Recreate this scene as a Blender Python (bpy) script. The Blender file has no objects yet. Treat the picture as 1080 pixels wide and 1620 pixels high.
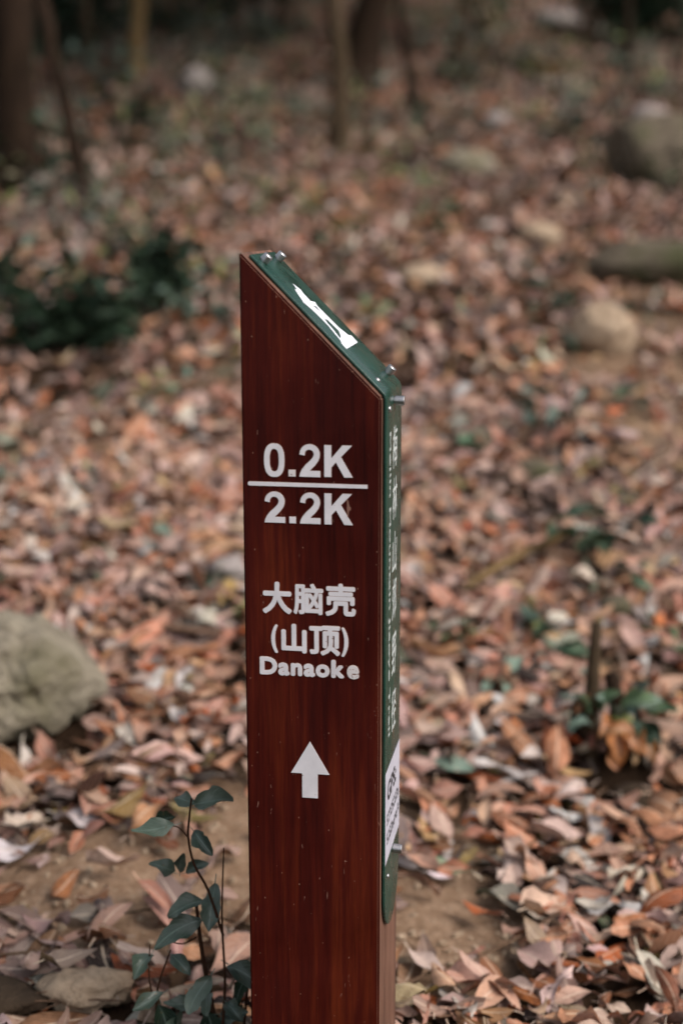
import bpy, bmesh, math, random
import numpy as np
from mathutils import Vector, Matrix, Euler, noise
from mathutils.geometry import tessellate_polygon
random.seed(7); rng = np.random.default_rng(7)
R = math.radians
sc = bpy.context.scene
col = sc.collection

# ------------------------------------------------------------------ camera, light, exposure
cam_d = bpy.data.cameras.new('camera'); cam = bpy.data.objects.new('camera', cam_d); col.objects.link(cam)
sc.camera = cam
CH = 1.08
cam.location = (0, 0, CH)
cam.rotation_mode = 'XYZ'
cam.matrix_world = Matrix.Translation((0, 0, CH)) @ Matrix.Rotation(R(90 - 11.584), 4, 'X') @ Matrix.Rotation(-0.0019, 4, 'Z')
cam_d.sensor_fit = 'VERTICAL'; cam_d.sensor_height = 36.0; cam_d.lens = 2303 / 1620 * 36
cam_d.clip_start = .05; cam_d.clip_end = 300
cam_d.dof.use_dof = True; cam_d.dof.focus_distance = 1.64; cam_d.dof.aperture_fstop = 2.1
cam_d.dof.aperture_blades = 9

wd = bpy.data.worlds.new('World'); sc.world = wd; wd.use_nodes = True
nt = wd.node_tree; bgn = nt.nodes['Background']
sky = nt.nodes.new('ShaderNodeTexSky'); sky.sky_type = 'NISHITA'; sky.sun_disc = False
SUN_EL, SUN_AZ = R(44), R(122)          # azimuth measured from +Y towards +X
sky.sun_elevation = SUN_EL; sky.sun_rotation = SUN_AZ
sky.air_density = 1.0; sky.dust_density = 3.5; sky.ozone_density = .6
hs = nt.nodes.new('ShaderNodeHueSaturation'); hs.inputs['Saturation'].default_value = .35     # cloudy, greyer sky
nt.links.new(sky.outputs[0], hs.inputs['Color']); nt.links.new(hs.outputs[0], bgn.inputs[0]); bgn.inputs[1].default_value = 0.10
sd = bpy.data.lights.new('sun', 'SUN'); sd.energy = 1.35; sd.angle = R(26); sd.color = (1, .91, .83)
so = bpy.data.objects.new('sun', sd); col.objects.link(so)
dvec = Vector((math.sin(SUN_AZ) * math.cos(SUN_EL), math.cos(SUN_AZ) * math.cos(SUN_EL), math.sin(SUN_EL)))
so.rotation_euler = dvec.to_track_quat('Z', 'Y').to_euler(); so.location = (3, -3, 9)
sc.view_settings.view_transform = 'Standard'; sc.view_settings.look = 'None'
sc.view_settings.gamma = 1; sc.view_settings.use_curve_mapping = False
sc.view_settings.exposure = 0.85
sc.cycles.max_bounces = 6

# ------------------------------------------------------------------ helpers
def tag(o, label=None, cat=None, group=None, kind=None):
    if label: o['label'] = label
    if cat: o['category'] = cat
    if group: o['group'] = group
    if kind: o['kind'] = kind
    return o
def empty(name, loc, rz=0, parent=None):
    o = bpy.data.objects.new(name, None); col.objects.link(o); o.location = loc; o.rotation_euler = (0, 0, rz)
    o.empty_display_size = .1
    if parent: o.parent = parent
    return o
def link(name, me, parent=None, mat=None):
    o = bpy.data.objects.new(name, me); col.objects.link(o)
    if mat is not None and not me.materials: me.materials.append(mat)
    if parent: o.parent = parent
    return o
def from_bm(name, bm, mat=None, parent=None, smooth=True):
    me = bpy.data.meshes.new(name); bm.to_mesh(me); bm.free()
    if smooth: me.polygons.foreach_set('use_smooth', [True] * len(me.polygons))
    return link(name, me, parent, mat)
def from_py(name, vs, fs, mat=None, parent=None, smooth=True):
    me = bpy.data.meshes.new(name); me.from_pydata([tuple(v) for v in vs], [], fs)
    if smooth: me.polygons.foreach_set('use_smooth', [True] * len(me.polygons))
    me.update()
    return link(name, me, parent, mat)
def sp(a): return np.logaddexp(0, a)
def H(x, y):
    """height of the hillside"""
    x = np.asarray(x, float); y = np.asarray(y, float)
    z = .2 * .4 * sp((y - 2.2) / .4) + .08 * sp(y - 10) + .14 * sp((y - 20) / 2.)
    z = z + .03 * np.sin(1.7 * x + .6) * np.cos(1.3 * y + .4) + .016 * np.sin(3.9 * x + 1.1 * y) + .011 * np.sin(2.3 * y - 5.1 * x + 1) + .006 * np.sin(9 * x + 4 * y) * np.sin(8 * y - 3 * x)
    z = z + .12 * np.sin(.5 * x + .3) * np.sin(.45 * y) * (1 / (1 + np.exp(-(y - 5))))
    return z
def h(x, y): return float(H(x, y))
def tube(bm, pts, rads, seg=8, cap=True, wob=0):
    rings = []; n = len(pts); pts = [Vector(p) for p in pts]
    ref = None
    for i, p in enumerate(pts):
        d = (pts[min(i + 1, n - 1)] - pts[max(i - 1, 0)]).normalized()
        if ref is None: ref = d.orthogonal().normalized()
        ref = (ref - d * ref.dot(d)).normalized(); b = d.cross(ref)
        ring = []
        for k in range(seg):
            a = 2 * math.pi * k / seg; r = rads[i] * (1 + wob * noise.noise(p * 5 + Vector((math.cos(a), math.sin(a), 0)) * 1.3))
            ring.append(bm.verts.new(p + (ref * math.cos(a) + b * math.sin(a)) * r))
        rings.append(ring)
    for i in range(n - 1):
        for k in range(seg):
            bm.faces.new((rings[i][k], rings[i][(k + 1) % seg], rings[i + 1][(k + 1) % seg], rings[i + 1][k]))
    if cap:
        bm.faces.new(rings[0][::-1]); bm.faces.new(rings[-1])

# ------------------------------------------------------------------ materials
def mat(name):
    m = bpy.data.materials.new(name); m.use_nodes = True
    return m, m.node_tree, m.node_tree.nodes['Principled BSDF']
def N(nt, t, **kw):
    n = nt.nodes.new(t)
    for k, v in kw.items():
        if hasattr(n, k): setattr(n, k, v)
        else: n.inputs[k].default_value = v
    return n
def L(nt, a, b): nt.links.new(a, b)
def ramp(nt, stops, fac=None, interp='LINEAR'):
    r = nt.nodes.new('ShaderNodeValToRGB'); r.color_ramp.interpolation = interp
    e = r.color_ramp.elements
    while len(e) < len(stops): e.new(.5)
    for i, (p, c) in enumerate(stops):
        e[i].position = p; e[i].color = (*c, 1) if len(c) == 3 else c
    if fac is not None: nt.links.new(fac, r.inputs[0])
    return r
def mix(nt, a, b, fac, mode='MIX'):
    m = nt.nodes.new('ShaderNodeMix'); m.data_type = 'RGBA'; m.blend_type = mode
    for s, v in ((m.inputs[0], fac), (m.inputs[6], a), (m.inputs[7], b)):
        if hasattr(v, 'links'): nt.links.new(v, s)
        elif isinstance(v, (int, float)): s.default_value = v
        else: s.default_value = (*v, 1)
    return m.outputs[2]
def bump(nt, bsdf, hgt, strength=.5, dist=.01):
    b = nt.nodes.new('ShaderNodeBump'); b.inputs['Strength'].default_value = strength; b.inputs['Distance'].default_value = dist
    nt.links.new(hgt, b.inputs['Height']); nt.links.new(b.outputs[0], bsdf.inputs['Normal'])
def coords(nt, scale=(1, 1, 1), which='Object'):
    tc = nt.nodes.new('ShaderNodeTexCoord'); mp = nt.nodes.new('ShaderNodeMapping'); mp.inputs['Scale'].default_value = scale
    nt.links.new(tc.outputs[which], mp.inputs[0]); return mp.outputs[0]
def noi(nt, vec, scale, detail=4, rough=.55, dist=0):
    n = nt.nodes.new('ShaderNodeTexNoise'); n.inputs['Scale'].default_value = scale; n.inputs['Detail'].default_value = detail
    n.inputs['Roughness'].default_value = rough; n.inputs['Distortion'].default_value = dist
    if vec is not None: nt.links.new(vec, n.inputs['Vector'])
    return n

def leaf_material(name, source, rough=.5, spec=.4):
    """source: 'attr' (colour attribute) or 'object' (object colour)"""
    m, nt, b = mat(name)
    if source == 'attr': c = N(nt, 'ShaderNodeAttribute', attribute_name='leaf_color').outputs['Color']
    else: c = N(nt, 'ShaderNodeObjectInfo').outputs['Color']
    geo = N(nt, 'ShaderNodeNewGeometry')
    n1 = noi(nt, geo.outputs['Position'], 55, 5, .6)
    r1 = ramp(nt, [(.3, (.5, .42, .36)), (.48, (.95, .93, .92)), (.72, (1.25, 1.2, 1.16))], n1.outputs[0])
    c1 = mix(nt, c, r1.outputs[0], 1.0, 'MULTIPLY')
    n2 = noi(nt, geo.outputs['Position'], 420, 3, .6)
    r2 = ramp(nt, [(.38, (.5, .42, .36)), (.48, (1, 1, 1))], n2.outputs[0])
    c2 = mix(nt, c1, r2.outputs[0], .5, 'MULTIPLY')
    uv = N(nt, 'ShaderNodeUVMap', uv_map='leaf_uv')
    sep = N(nt, 'ShaderNodeSeparateXYZ'); L(nt, uv.outputs[0], sep.inputs[0])
    # midrib and side veins
    ab = N(nt, 'ShaderNodeMath', operation='ABSOLUTE'); sb = N(nt, 'ShaderNodeMath', operation='SUBTRACT'); sb.inputs[1].default_value = .5
    L(nt, sep.outputs[1], sb.inputs[0]); L(nt, sb.outputs[0], ab.inputs[0])
    rib = ramp(nt, [(0, (1, 1, 1)), (.02, (1, 1, 1)), (.045, (0, 0, 0))], ab.outputs[0])
    mu = N(nt, 'ShaderNodeMath', operation='MULTIPLY'); mu.inputs[1].default_value = 46
    ad = N(nt, 'ShaderNodeMath', operation='SUBTRACT'); L(nt, sep.outputs[0], ad.inputs[0]); L(nt, ab.outputs[0], ad.inputs[1])
    L(nt, ad.outputs[0], mu.inputs[0]); si = N(nt, 'ShaderNodeMath', operation='SINE'); L(nt, mu.outputs[0], si.inputs[0])
    vr = ramp(nt, [(.8, (0, 0, 0)), (1, (1, 1, 1))], si.outputs[0])
    c3 = mix(nt, c2, mix(nt, c2, (.75, .62, .48), .45), rib.outputs[0])
    c4 = mix(nt, c3, mix(nt, c3, (.6, .5, .4), .22), vr.outputs[0])
    # paler, duller back
    c5 = mix(nt, c4, mix(nt, c4, (.45, .34, .31), .3), geo.outputs['Backfacing'])
    L(nt, c5, b.inputs['Base Color']); b.inputs['Roughness'].default_value = rough
    b.inputs['Specular IOR Level'].default_value = spec
    b.inputs['Subsurface Weight'].default_value = 0
    bump(nt, b, n1.outputs[0], .35, .004)
    return m
M_litter = leaf_material('dry_leaf_litter', 'attr', .55, .16)
M_leaf = leaf_material('dry_leaf', 'object', .52, .16)

def green_leaf(name, c1, c2, rough=.32, spec=.55):
    m, nt, b = mat(name)
    oi = N(nt, 'ShaderNodeObjectInfo'); geo = N(nt, 'ShaderNodeNewGeometry')
    n = noi(nt, geo.outputs['Position'], 40, 4)
    r = ramp(nt, [(.3, c1), (.7, c2)], n.outputs[0])
    k = ramp(nt, [(0, (.6, .65, .6)), (1, (1.3, 1.25, 1.1))], oi.outputs['Random'])
    c = mix(nt, r.outputs[0], k.outputs[0], 1, 'MULTIPLY')
    uv = N(nt, 'ShaderNodeUVMap', uv_map='leaf_uv'); sep = N(nt, 'ShaderNodeSeparateXYZ'); L(nt, uv.outputs[0], sep.inputs[0])
    ab = N(nt, 'ShaderNodeMath', operation='ABSOLUTE'); sb = N(nt, 'ShaderNodeMath', operation='SUBTRACT'); sb.inputs[1].default_value = .5
    L(nt, sep.outputs[1], sb.inputs[0]); L(nt, sb.outputs[0], ab.inputs[0])
    rib = ramp(nt, [(0, (1, 1, 1)), (.015, (1, 1, 1)), (.05, (0, 0, 0))], ab.outputs[0])
    mu = N(nt, 'ShaderNodeMath', operation='MULTIPLY'); mu.inputs[1].default_value = 38
    ad = N(nt, 'ShaderNodeMath', operation='SUBTRACT'); L(nt, sep.outputs[0], ad.inputs[0]); L(nt, ab.outputs[0], ad.inputs[1])
    L(nt, ad.outputs[0], mu.inputs[0]); si = N(nt, 'ShaderNodeMath', operation='SINE'); L(nt, mu.outputs[0], si.inputs[0])
    vr = ramp(nt, [(.75, (0, 0, 0)), (1, (1, 1, 1))], si.outputs[0])
    c = mix(nt, c, mix(nt, c, (.16, .22, .18), .5), rib.outputs[0])
    c = mix(nt, c, mix(nt, c, (.12, .18, .14), .16), vr.outputs[0])
    # small brown blemishes
    n2 = noi(nt, geo.outputs['Position'], 160, 3); r2 = ramp(nt, [(.66, (0, 0, 0)), (.72, (1, 1, 1))], n2.outputs[0])
    c = mix(nt, c, (.10, .07, .03), r2.outputs[0])
    L(nt, c, b.inputs['Base Color']); b.inputs['Roughness'].default_value = rough; b.inputs['Specular IOR Level'].default_value = spec
    ma = N(nt, 'ShaderNodeMath', operation='ADD'); L(nt, vr.outputs[0], ma.inputs[0]); L(nt, n.outputs[0], ma.inputs[1])
    bump(nt, b, ma.outputs[0], .3, .002)
    return m
M_green = green_leaf('glossy_green_leaf', (.042, .066, .052), (.095, .13, .112), .30, .5)
M_dark = green_leaf('dark_evergreen_leaf', (.010, .022, .014), (.028, .05, .028), .5, .15)
M_mid = green_leaf('mid_green_leaf', (.06, .10, .06), (.11, .165, .09), .5, .2)
M_pale = green_leaf('pale_green_leaf', (.12, .17, .15), (.19, .25, .22), .5, .25)
M_yel = green_leaf('yellow_green_leaf', (.16, .17, .03), (.25, .24, .05), .5)
M_orange = green_leaf('orange_withered_leaf', (.27, .09, .025), (.38, .15, .045), .5)

# soil
M_soil, nt, b = mat('sandy_forest_soil')
geo = N(nt, 'ShaderNodeNewGeometry'); pos = geo.outputs['Position']
n1 = noi(nt, pos, 3.2, 6, .6); n2 = noi(nt, pos, 45, 8, .7); n3 = noi(nt, pos, 260, 4, .7)
ca = ramp(nt, [(.35, (.028, .016, .009)), (.6, (.075, .043, .025))], n1.outputs[0])
cb = ramp(nt, [(.3, (.22, .135, .08)), (.5, (.40, .26, .17)), (.72, (.58, .41, .29))], n2.outputs[0])
sand = N(nt, 'ShaderNodeAttribute', attribute_name='sand')
c = mix(nt, ca.outputs[0], cb.outputs[0], sand.outputs['Fac'])
r3 = ramp(nt, [(.3, (.45, .42, .4)), (.5, (1, 1, 1)), (.7, (1.35, 1.3, 1.25))], n3.outputs[0])
c = mix(nt, c, r3.outputs[0], .8, 'MULTIPLY')
L(nt, c, b.inputs['Base Color']); b.inputs['Roughness'].default_value = .92; b.inputs['Specular IOR Level'].default_value = .08
ma = N(nt, 'ShaderNodeMath', operation='ADD'); L(nt, n2.outputs[0], ma.inputs[0]); L(nt, n3.outputs[0], ma.inputs[1])
bump(nt, b, ma.outputs[0], .9, .012)

def rock_mat(name, a, c_, moss=(.09, .10, .04), mossiness=.6):
    m, nt, b = mat(name)
    v = coords(nt); n1 = noi(nt, v, 7, 8, .62, .6); n2 = noi(nt, v, 38, 6, .7); n3 = noi(nt, v, 3.2, 4, .6)
    vo = N(nt, 'ShaderNodeTexVoronoi'); vo.feature = 'DISTANCE_TO_EDGE'; vo.inputs['Scale'].default_value = 5
    L(nt, v, vo.inputs['Vector'])
    r = ramp(nt, [(.3, a), (.7, c_)], n1.outputs[0])
    k = ramp(nt, [(.3, (.5, .48, .45)), (.5, (1, 1, 1)), (.75, (1.3, 1.3, 1.3))], n2.outputs[0])
    c = mix(nt, r.outputs[0], k.outputs[0], .75, 'MULTIPLY')
    mo = ramp(nt, [(mossiness - .1, (0, 0, 0)), (mossiness + .08, (1, 1, 1))], n3.outputs[0])
    c = mix(nt, c, moss, mo.outputs[0])
    L(nt, c, b.inputs['Base Color']); b.inputs['Roughness'].default_value = .88; b.inputs['Specular IOR Level'].default_value = .12
    ma = N(nt, 'ShaderNodeMath', operation='ADD'); L(nt, n1.outputs[0], ma.inputs[0]); L(nt, n2.outputs[0], ma.inputs[1])
    bump(nt, b, ma.outputs[0], .8, .02)
    return m
M_rock = rock_mat('weathered_pale_rock', (.15, .125, .09), (.38, .335, .26), (.13, .115, .07), .60)
M_rockbrown = rock_mat('brown_sandstone', (.32, .23, .155), (.50, .38, .275), (.16, .11, .06), .78)
M_rockmoss = rock_mat('mossy_grey_rock', (.10, .08, .058), (.21, .17, .125), (.07, .07, .035), .56)
M_earth = rock_mat('dark_earth', (.03, .02, .014), (.08, .055, .035), (.04, .04, .02), .7)
M_rockwhite = rock_mat('pale_quartz_stone', (.28, .235, .22), (.42, .37, .355), (.4, .33, .27), .7)

def bark(name, a, c_, sc_=(9, 9, 2)):
    m, nt, b = mat(name)
    v = coords(nt, sc_); n1 = noi(nt, v, 3, 7, .65, .8); v2 = coords(nt); n2 = noi(nt, v2, 2.2, 3)
    r = ramp(nt, [(.3, a), (.7, c_)], n1.outputs[0])
    k = ramp(nt, [(.4, (.78, .74, .64)), (.65, (1.1, 1.03, .98))], n2.outputs[0])
    c = mix(nt, r.outputs[0], k.outputs[0], 1, 'MULTIPLY')
    L(nt, c, b.inputs['Base Color']); b.inputs['Roughness'].default_value = .9; b.inputs['Specular IOR Level'].default_value = .08
    bump(nt, b, n1.outputs[0], .8, .02)
    return m
M_bark = bark('grey_brown_bark', (.045, .032, .022), (.12, .09, .062))
M_barkdark = bark('dark_brown_bark', (.012, .008, .006), (.042, .027, .019))
M_barkyel = bark('yellowish_bark', (.13, .085, .04), (.24, .17, .09))
M_twig = bark('dry_twig', (.12, .075, .05), (.3, .2, .15), (60, 60, 8))
M_stem = bark('reddish_stem', (.05, .028, .018), (.12, .06, .04), (60, 60, 8))

# post wood
def wood(name, a, b_, c_, rough, coat, speck=True, streak=1.0):
    m, nt, b = mat(name)
    v = coords(nt, (1, 1, .045)); v1 = coords(nt)
    n1 = noi(nt, v, 85, 6, .65, .3); n2 = noi(nt, v, 260, 4, .7); n3 = noi(nt, v1, 6, 4, .6, .5)
    v4 = coords(nt, (1, 1, .12)); n4 = noi(nt, v4, 16, 3, .5)
    ma = N(nt, 'ShaderNodeMath', operation='MULTIPLY_ADD'); L(nt, n4.outputs[0], ma.inputs[0]); ma.inputs[1].default_value = .9
    L(nt, n1.outputs[0], ma.inputs[2])
    r = ramp(nt, [(.70, a), (.94, b_), (1.2, c_)], ma.outputs[0]); 
    mr = N(nt, 'ShaderNodeMapRange'); L(nt, ma.outputs[0], mr.inputs[0]); mr.inputs[1].default_value = .65; mr.inputs[2].default_value = 1.25
    r = ramp(nt, [(0.1, a), (.5, b_), (.95, c_)], mr.outputs[0])
    k = ramp(nt, [(.35, (.62, .55, .5)), (.5, (1, 1, 1)), (.7, (1.25, 1.15, 1.1))], n2.outputs[0])
    c = mix(nt, r.outputs[0], k.outputs[0], .7, 'MULTIPLY')
    k2 = ramp(nt, [(.3, (.6, .55, .55)), (.65, (1.25, 1.2, 1.1))], n3.outputs[0])
    c = mix(nt, c, k2.outputs[0], .6, 'MULTIPLY')
    if speck:
        # tiny pale nicks and dust spots
        vo = N(nt, 'ShaderNodeTexVoronoi'); vo.inputs['Scale'].default_value = 150; v5 = coords(nt, (1, 1, .55)); L(nt, v5, vo.inputs['Vector'])
        rs = ramp(nt, [(.055, (1, 1, 1)), (.10, (0, 0, 0))], vo.outputs['Distance'])
        sx = N(nt, 'ShaderNodeSeparateColor'); L(nt, vo.outputs['Color'], sx.inputs[0])
        rg = ramp(nt, [(.72, (0, 0, 0)), (.8, (1, 1, 1))], sx.outputs[0])
        f = mix(nt, rs.outputs[0], rg.outputs[0], 1, 'MULTIPLY')
        c = mix(nt, c, (.42, .24, .17), mix(nt, (0, 0, 0), f, .5))
        sc_v = coords(nt, (1.6, 1, .35)); n6 = noi(nt, sc_v, 120, 2, .5, 1.5); r6 = ramp(nt, [(.735, (0, 0, 0)), (.76, (1, 1, 1))], n6.outputs[0])
        c = mix(nt, c, (.36, .2, .15), mix(nt, (0, 0, 0), r6.outputs[0], .55))
    L(nt, c, b.inputs['Base Color']); b.inputs['Roughness'].default_value = rough
    rr = ramp(nt, [(.3, (rough * .8,) * 3), (.7, (min(1, rough * 1.3),) * 3)], n3.outputs[0]); L(nt, rr.outputs[0], b.inputs['Roughness'])
    b.inputs['Coat Weight'].default_value = coat; b.inputs['Coat Roughness'].default_value = .3; b.inputs['Specular IOR Level'].default_value = .14 if speck else .4
    bump(nt, b, n1.outputs[0], .12, .0015)
    return m
M_wood = wood('red_stained_hardwood', (.028, .0024, .0016), (.050, .0046, .0022), (.10, .015, .0042), .5, .0)
M_woodside = wood('paler_wood_edge', (.075, .035, .023), (.15, .075, .05), (.24, .13, .095), .55, .05, False)  # paler brown wood for every face but the front

M_plate, nt, b = mat('dark_green_painted_metal')
v = coords(nt); n = noi(nt, v, 30, 5); nf = noi(nt, v, 300, 3)
r = ramp(nt, [(.35, (.006, .038, .028)), (.7, (.010, .052, .037))], n.outputs[0])
rs = ramp(nt, [(.68, (0, 0, 0)), (.74, (1, 1, 1))], nf.outputs[0])
ng = noi(nt, coords(nt, (1, 1, .15)), 60, 5, .7); rg = ramp(nt, [(.5, (0, 0, 0)), (.75, (1, 1, 1))], ng.outputs[0])
cg = mix(nt, r.outputs[0], (.045, .06, .042), mix(nt, (0, 0, 0), rg.outputs[0], .6))
L(nt, mix(nt, cg, (.10, .17, .14), mix(nt, (0, 0, 0), rs.outputs[0], .35)), b.inputs['Base Color'])
rr = ramp(nt, [(.3, (.2,) * 3), (.7, (.36,) * 3)], n.outputs[0]); L(nt, rr.outputs[0], b.inputs['Roughness'])

def paint(name, base, worn, thr=.70, scale=230):
    m, nt, b = mat(name)
    v = coords(nt); n = noi(nt, v, scale, 3, .6); n2 = noi(nt, v, 35, 4)
    r = ramp(nt, [(thr, (0, 0, 0)), (thr + .03, (1, 1, 1))], n.outputs[0])
    k = ramp(nt, [(.3, tuple(x * .86 for x in base)), (.6, base)], n2.outputs[0])
    L(nt, mix(nt, k.outputs[0], worn, r.outputs[0]), b.inputs['Base Color']); b.inputs['Roughness'].default_value = .6
    bump(nt, b, n2.outputs[0], .1, .001)
    return m
M_white = paint('white_lettering_paint', (.68, .66, .69), (.16, .07, .045), .70)
M_worn = paint('chipped_white_paint', (.66, .62, .62), (.12, .045, .025), .63)
M_rim = paint('cut_letter_edge', (.40, .25, .2), (.2, .08, .05), .6)
M_print = paint('white_print', (.78, .79, .86), (.5, .5, .55), .8)
M_print2 = paint('dull_white_print', (.50, .53, .52), (.05, .1, .08), .62)
M_ink = paint('black_print', (.03, .03, .035), (.05, .05, .05), .8)
M_label = paint('white_sticker', (.48, .47, .54), (.42, .42, .46), .75)
M_steel, nt, b = mat('brushed_stainless_steel')
b.inputs['Metallic'].default_value = 1; b.inputs['Base Color'].default_value = (.52, .51, .52, 1); b.inputs['Roughness'].default_value = .34
v = coords(nt, (1, 1, 1)); n = noi(nt, v, 900, 3); bump(nt, b, n.outputs[0], .1, .0005)
M_hole, nt, b = mat('dark_screw_socket'); b.inputs['Base Color'].default_value = (.02, .02, .02, 1); b.inputs['Roughness'].default_value = .7

# ------------------------------------------------------------------ ground
def sandmask(x, y):
    s = np.zeros_like(np.asarray(x, float))
    for (cx, cy, rx, ry, a) in ((-.36, 2.07, .27, .19, 1), (-.10, 2.22, .18, .20, .95), (.16, 2.04, .13, .19, 1), (.21, 2.30, .08, .07, .8), (1.0, 4.7, .3, .3, .8), (.75, 4.35, .2, .15, .6), (-.7, 4.3, .35, .2, .6), (.6, 3.0, .12, .1, .5), (-.3, 4.9, .4, .2, .5), (.05, 2.35, .12, .10, .6), (.93, 4.2, .22, .5, .95), (.97, 5.3, .4, .3, .6),
                            (.19, 2.28, .1, .1, .5), (1.3, 6.3, .5, .5, .7), (.55, 3.85, .25, .2, .5), (-.1, 8.3, 1.2, .6, .35), (-1.0, 14.0, .7, 1.8, .9), (.3, 10.5, 1.0, .6, .4)):
        d = ((x - cx) / rx) ** 2 + ((y - cy) / ry) ** 2
        s = np.maximum(s, a * np.exp(-d * d * .7))
    return np.clip(s, 0, 1)
def build_ground():
    # graded grid: fine near the post, coarse to the ridge
    xs = np.concatenate([-np.geomspace(60, 3, 30)[:-1], np.linspace(-3, 3, 150), np.geomspace(3, 60, 30)[1:]])
    ys = np.concatenate([-np.geomspace(40, 1, 20)[:-1], np.linspace(-1, 1.4, 24)[:-1], np.linspace(1.4, 6, 190)[:-1], np.linspace(6, 18, 120)[:-1], np.geomspace(18, 90, 30)])
    X, Y = np.meshgrid(xs, ys)
    Z = H(X, Y)
    fine = np.vectorize(lambda a, b_: noise.noise((a * 14, b_ * 14, 0)) * .007 + noise.noise((a * 40, b_ * 40, 3)) * .004)
    m = (np.abs(X) < 3) & (Y > 1.2) & (Y < 18); Z[m] += fine(X[m], Y[m])
    nx, ny = len(xs), len(ys)
    vs = np.stack([X, Y, Z], -1).reshape(-1, 3)
    idx = np.arange(nx * ny).reshape(ny, nx)
    q = np.stack([idx[:-1, :-1], idx[:-1, 1:], idx[1:, 1:], idx[1:, :-1]], -1).reshape(-1, 4)
    me = bpy.data.meshes.new('ground'); me.from_pydata(vs.tolist(), [], q.tolist())
    me.polygons.foreach_set('use_smooth', [True] * len(me.polygons))
    a = me.attributes.new('sand', 'FLOAT', 'POINT'); a.data.foreach_set('value', sandmask(vs[:, 0], vs[:, 1]).astype(np.float32))
    me.update()
    return link('ground', me, None, M_soil)
ground = build_ground(); tag(ground, 'leaf strewn sandy hillside rising behind the post', kind='structure')

# ------------------------------------------------------------------ leaf geometry
def leaf_geo(n=6, cols=4, width=.42, curl=.2, cup=.3, twist=0., wave=.04, seed=0, petiole=True, bend_side=0., blunt=.9, bite=True):
    """unit-length leaf lying along +X, base at x=0; returns verts, faces, uvs (per vertex)"""
    rs = random.Random(seed); vs = []; uv = []
    ph = rs.random() * 6
    for i in range(n + 1):
        t = i / n
        w = width * .5 * (math.sin(math.pi * min(1, (t * .97 + .015)) ** blunt)) ** .75
        for k in range(cols + 1):
            s = k / cols * 2 - 1
            y = s * w * (1 + (.10 * math.sin(9 * t + ph + s * 3) if abs(s) == 1 else 0))
            z = curl * ((t - .5) ** 2) * 1.2 + cup * (abs(y) ** 1.5) * 1.6 + wave * math.sin(7 * t + ph + s * 2) * abs(s)
            a = twist * (t - .5)
            y2 = y * math.cos(a) - z * math.sin(a); z2 = y * math.sin(a) + z * math.cos(a)
            if bite and abs(s) == 1: y2 *= 1 - .22 * max(0, noise.noise(Vector((t * 6, seed * 3.7, s * 5)))) * 2
            vs.append((t, y2 + bend_side * (t - .4) ** 2, z2)); uv.append((t, k / cols))
    fs = []
    for i in range(n):
        for k in range(cols):
            a = i * (cols + 1) + k
            fs.append((a, a + 1, a + cols + 2, a + cols + 1))
    if petiole:
        b0 = len(vs); z0 = curl * .25 * 1.2
        for (x, z, w) in ((0.02, z0, .012), (-.10, z0 * .8 + .02, .010), (-.18, z0 * .6 + .05, .010)):
            vs += [(x, -w, z), (x, w, z)]; uv += [(0, .5), (0, .5)]
        for i in range(2):
            a = b0 + 2 * i; fs.append((a, a + 1, a + 3, a + 2))
    return np.array(vs), fs, np.array(uv)
def leaf_mesh(name, geo, mat_, scale=1.):
    vs, fs, uv = geo
    me = bpy.data.meshes.new(name); me.from_pydata((vs * scale).tolist(), [], fs)
    me.polygons.foreach_set('use_smooth', [True] * len(me.polygons))
    l = me.uv_layers.new(name='leaf_uv'); li = np.zeros(len(me.loops), int); me.loops.foreach_get('vertex_index', li)
    l.data.foreach_set('uv', uv[li].astype(np.float32).ravel()); me.materials.append(mat_); me.update()
    return me

# ------------------------------------------------------------------ leaf litter
ROCKS = ((-.60, 2.66, .17), (.885, 4.93, .14), (.33, 6.05, .12), (.73, 8.8, .17), (1.95, 8.85, .42), (1.34, 6.15, .26), (-1.05, 11, .17), (1.1, 10.6, .13), (2.19, 10.75, .15), (2.08, 14.5, .25),
         (-.265, 3.3, .055), (-.345, 1.79, .06), (-.47, 1.76, .06), (.95, 7.1, .12), (1.8, 11.6, .14), (.52, 3.85, .07), (.615, 3.16, .04), (.50, 2.54, .085), (.60, 3.33, .05), (.68, 2.92, .04), (.42, 3.06, .03), (.20, 2.48, .05), (.30, 2.80, .03), (1.1, 5.45, .1), (1.6, 12.4, .2),
         (.48, 2.56, .035), (.53, 2.48, .07), (-.152, 1.66, .05))
PAL = [((.43, .215, .135), .18), ((.46, .325, .295), .15), ((.34, .20, .115), .16), ((.33, .10, .033), .12), ((.18, .08, .036), .13), ((.075, .034, .017), .11),
       ((.026, .015, .009), .08), ((.19, .15, .05), .03), ((.07, .10, .07), .02), ((.60, .47, .44), .07)]
PC = np.array([p[0] for p in PAL]); PW = np.array([p[1] for p in PAL]); PW /= PW.sum()
def rot_mats(n, tilt):
    yaw = rng.uniform(0, 2 * np.pi, n); rx = rng.normal(0, 1, n) * tilt; ry = rng.normal(0, 1, n) * tilt
    flip = rng.random(n) < .45; rx = rx + np.where(flip, np.pi, 0)
    cx, sx, cy, sy, cz, sz = np.cos(rx), np.sin(rx), np.cos(ry), np.sin(ry), np.cos(yaw), np.sin(yaw)
    Rm = np.zeros((n, 3, 3))
    Rm[:, 0, 0] = cz * cy; Rm[:, 0, 1] = cz * sy * sx - sz * cx; Rm[:, 0, 2] = cz * sy * cx + sz * sx
    Rm[:, 1, 0] = sz * cy; Rm[:, 1, 1] = sz * sy * sx + cz * cx; Rm[:, 1, 2] = sz * sy * cx - cz * sx
    Rm[:, 2, 0] = -sy; Rm[:, 2, 1] = cy * sx; Rm[:, 2, 2] = cy * cx
    return Rm
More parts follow.
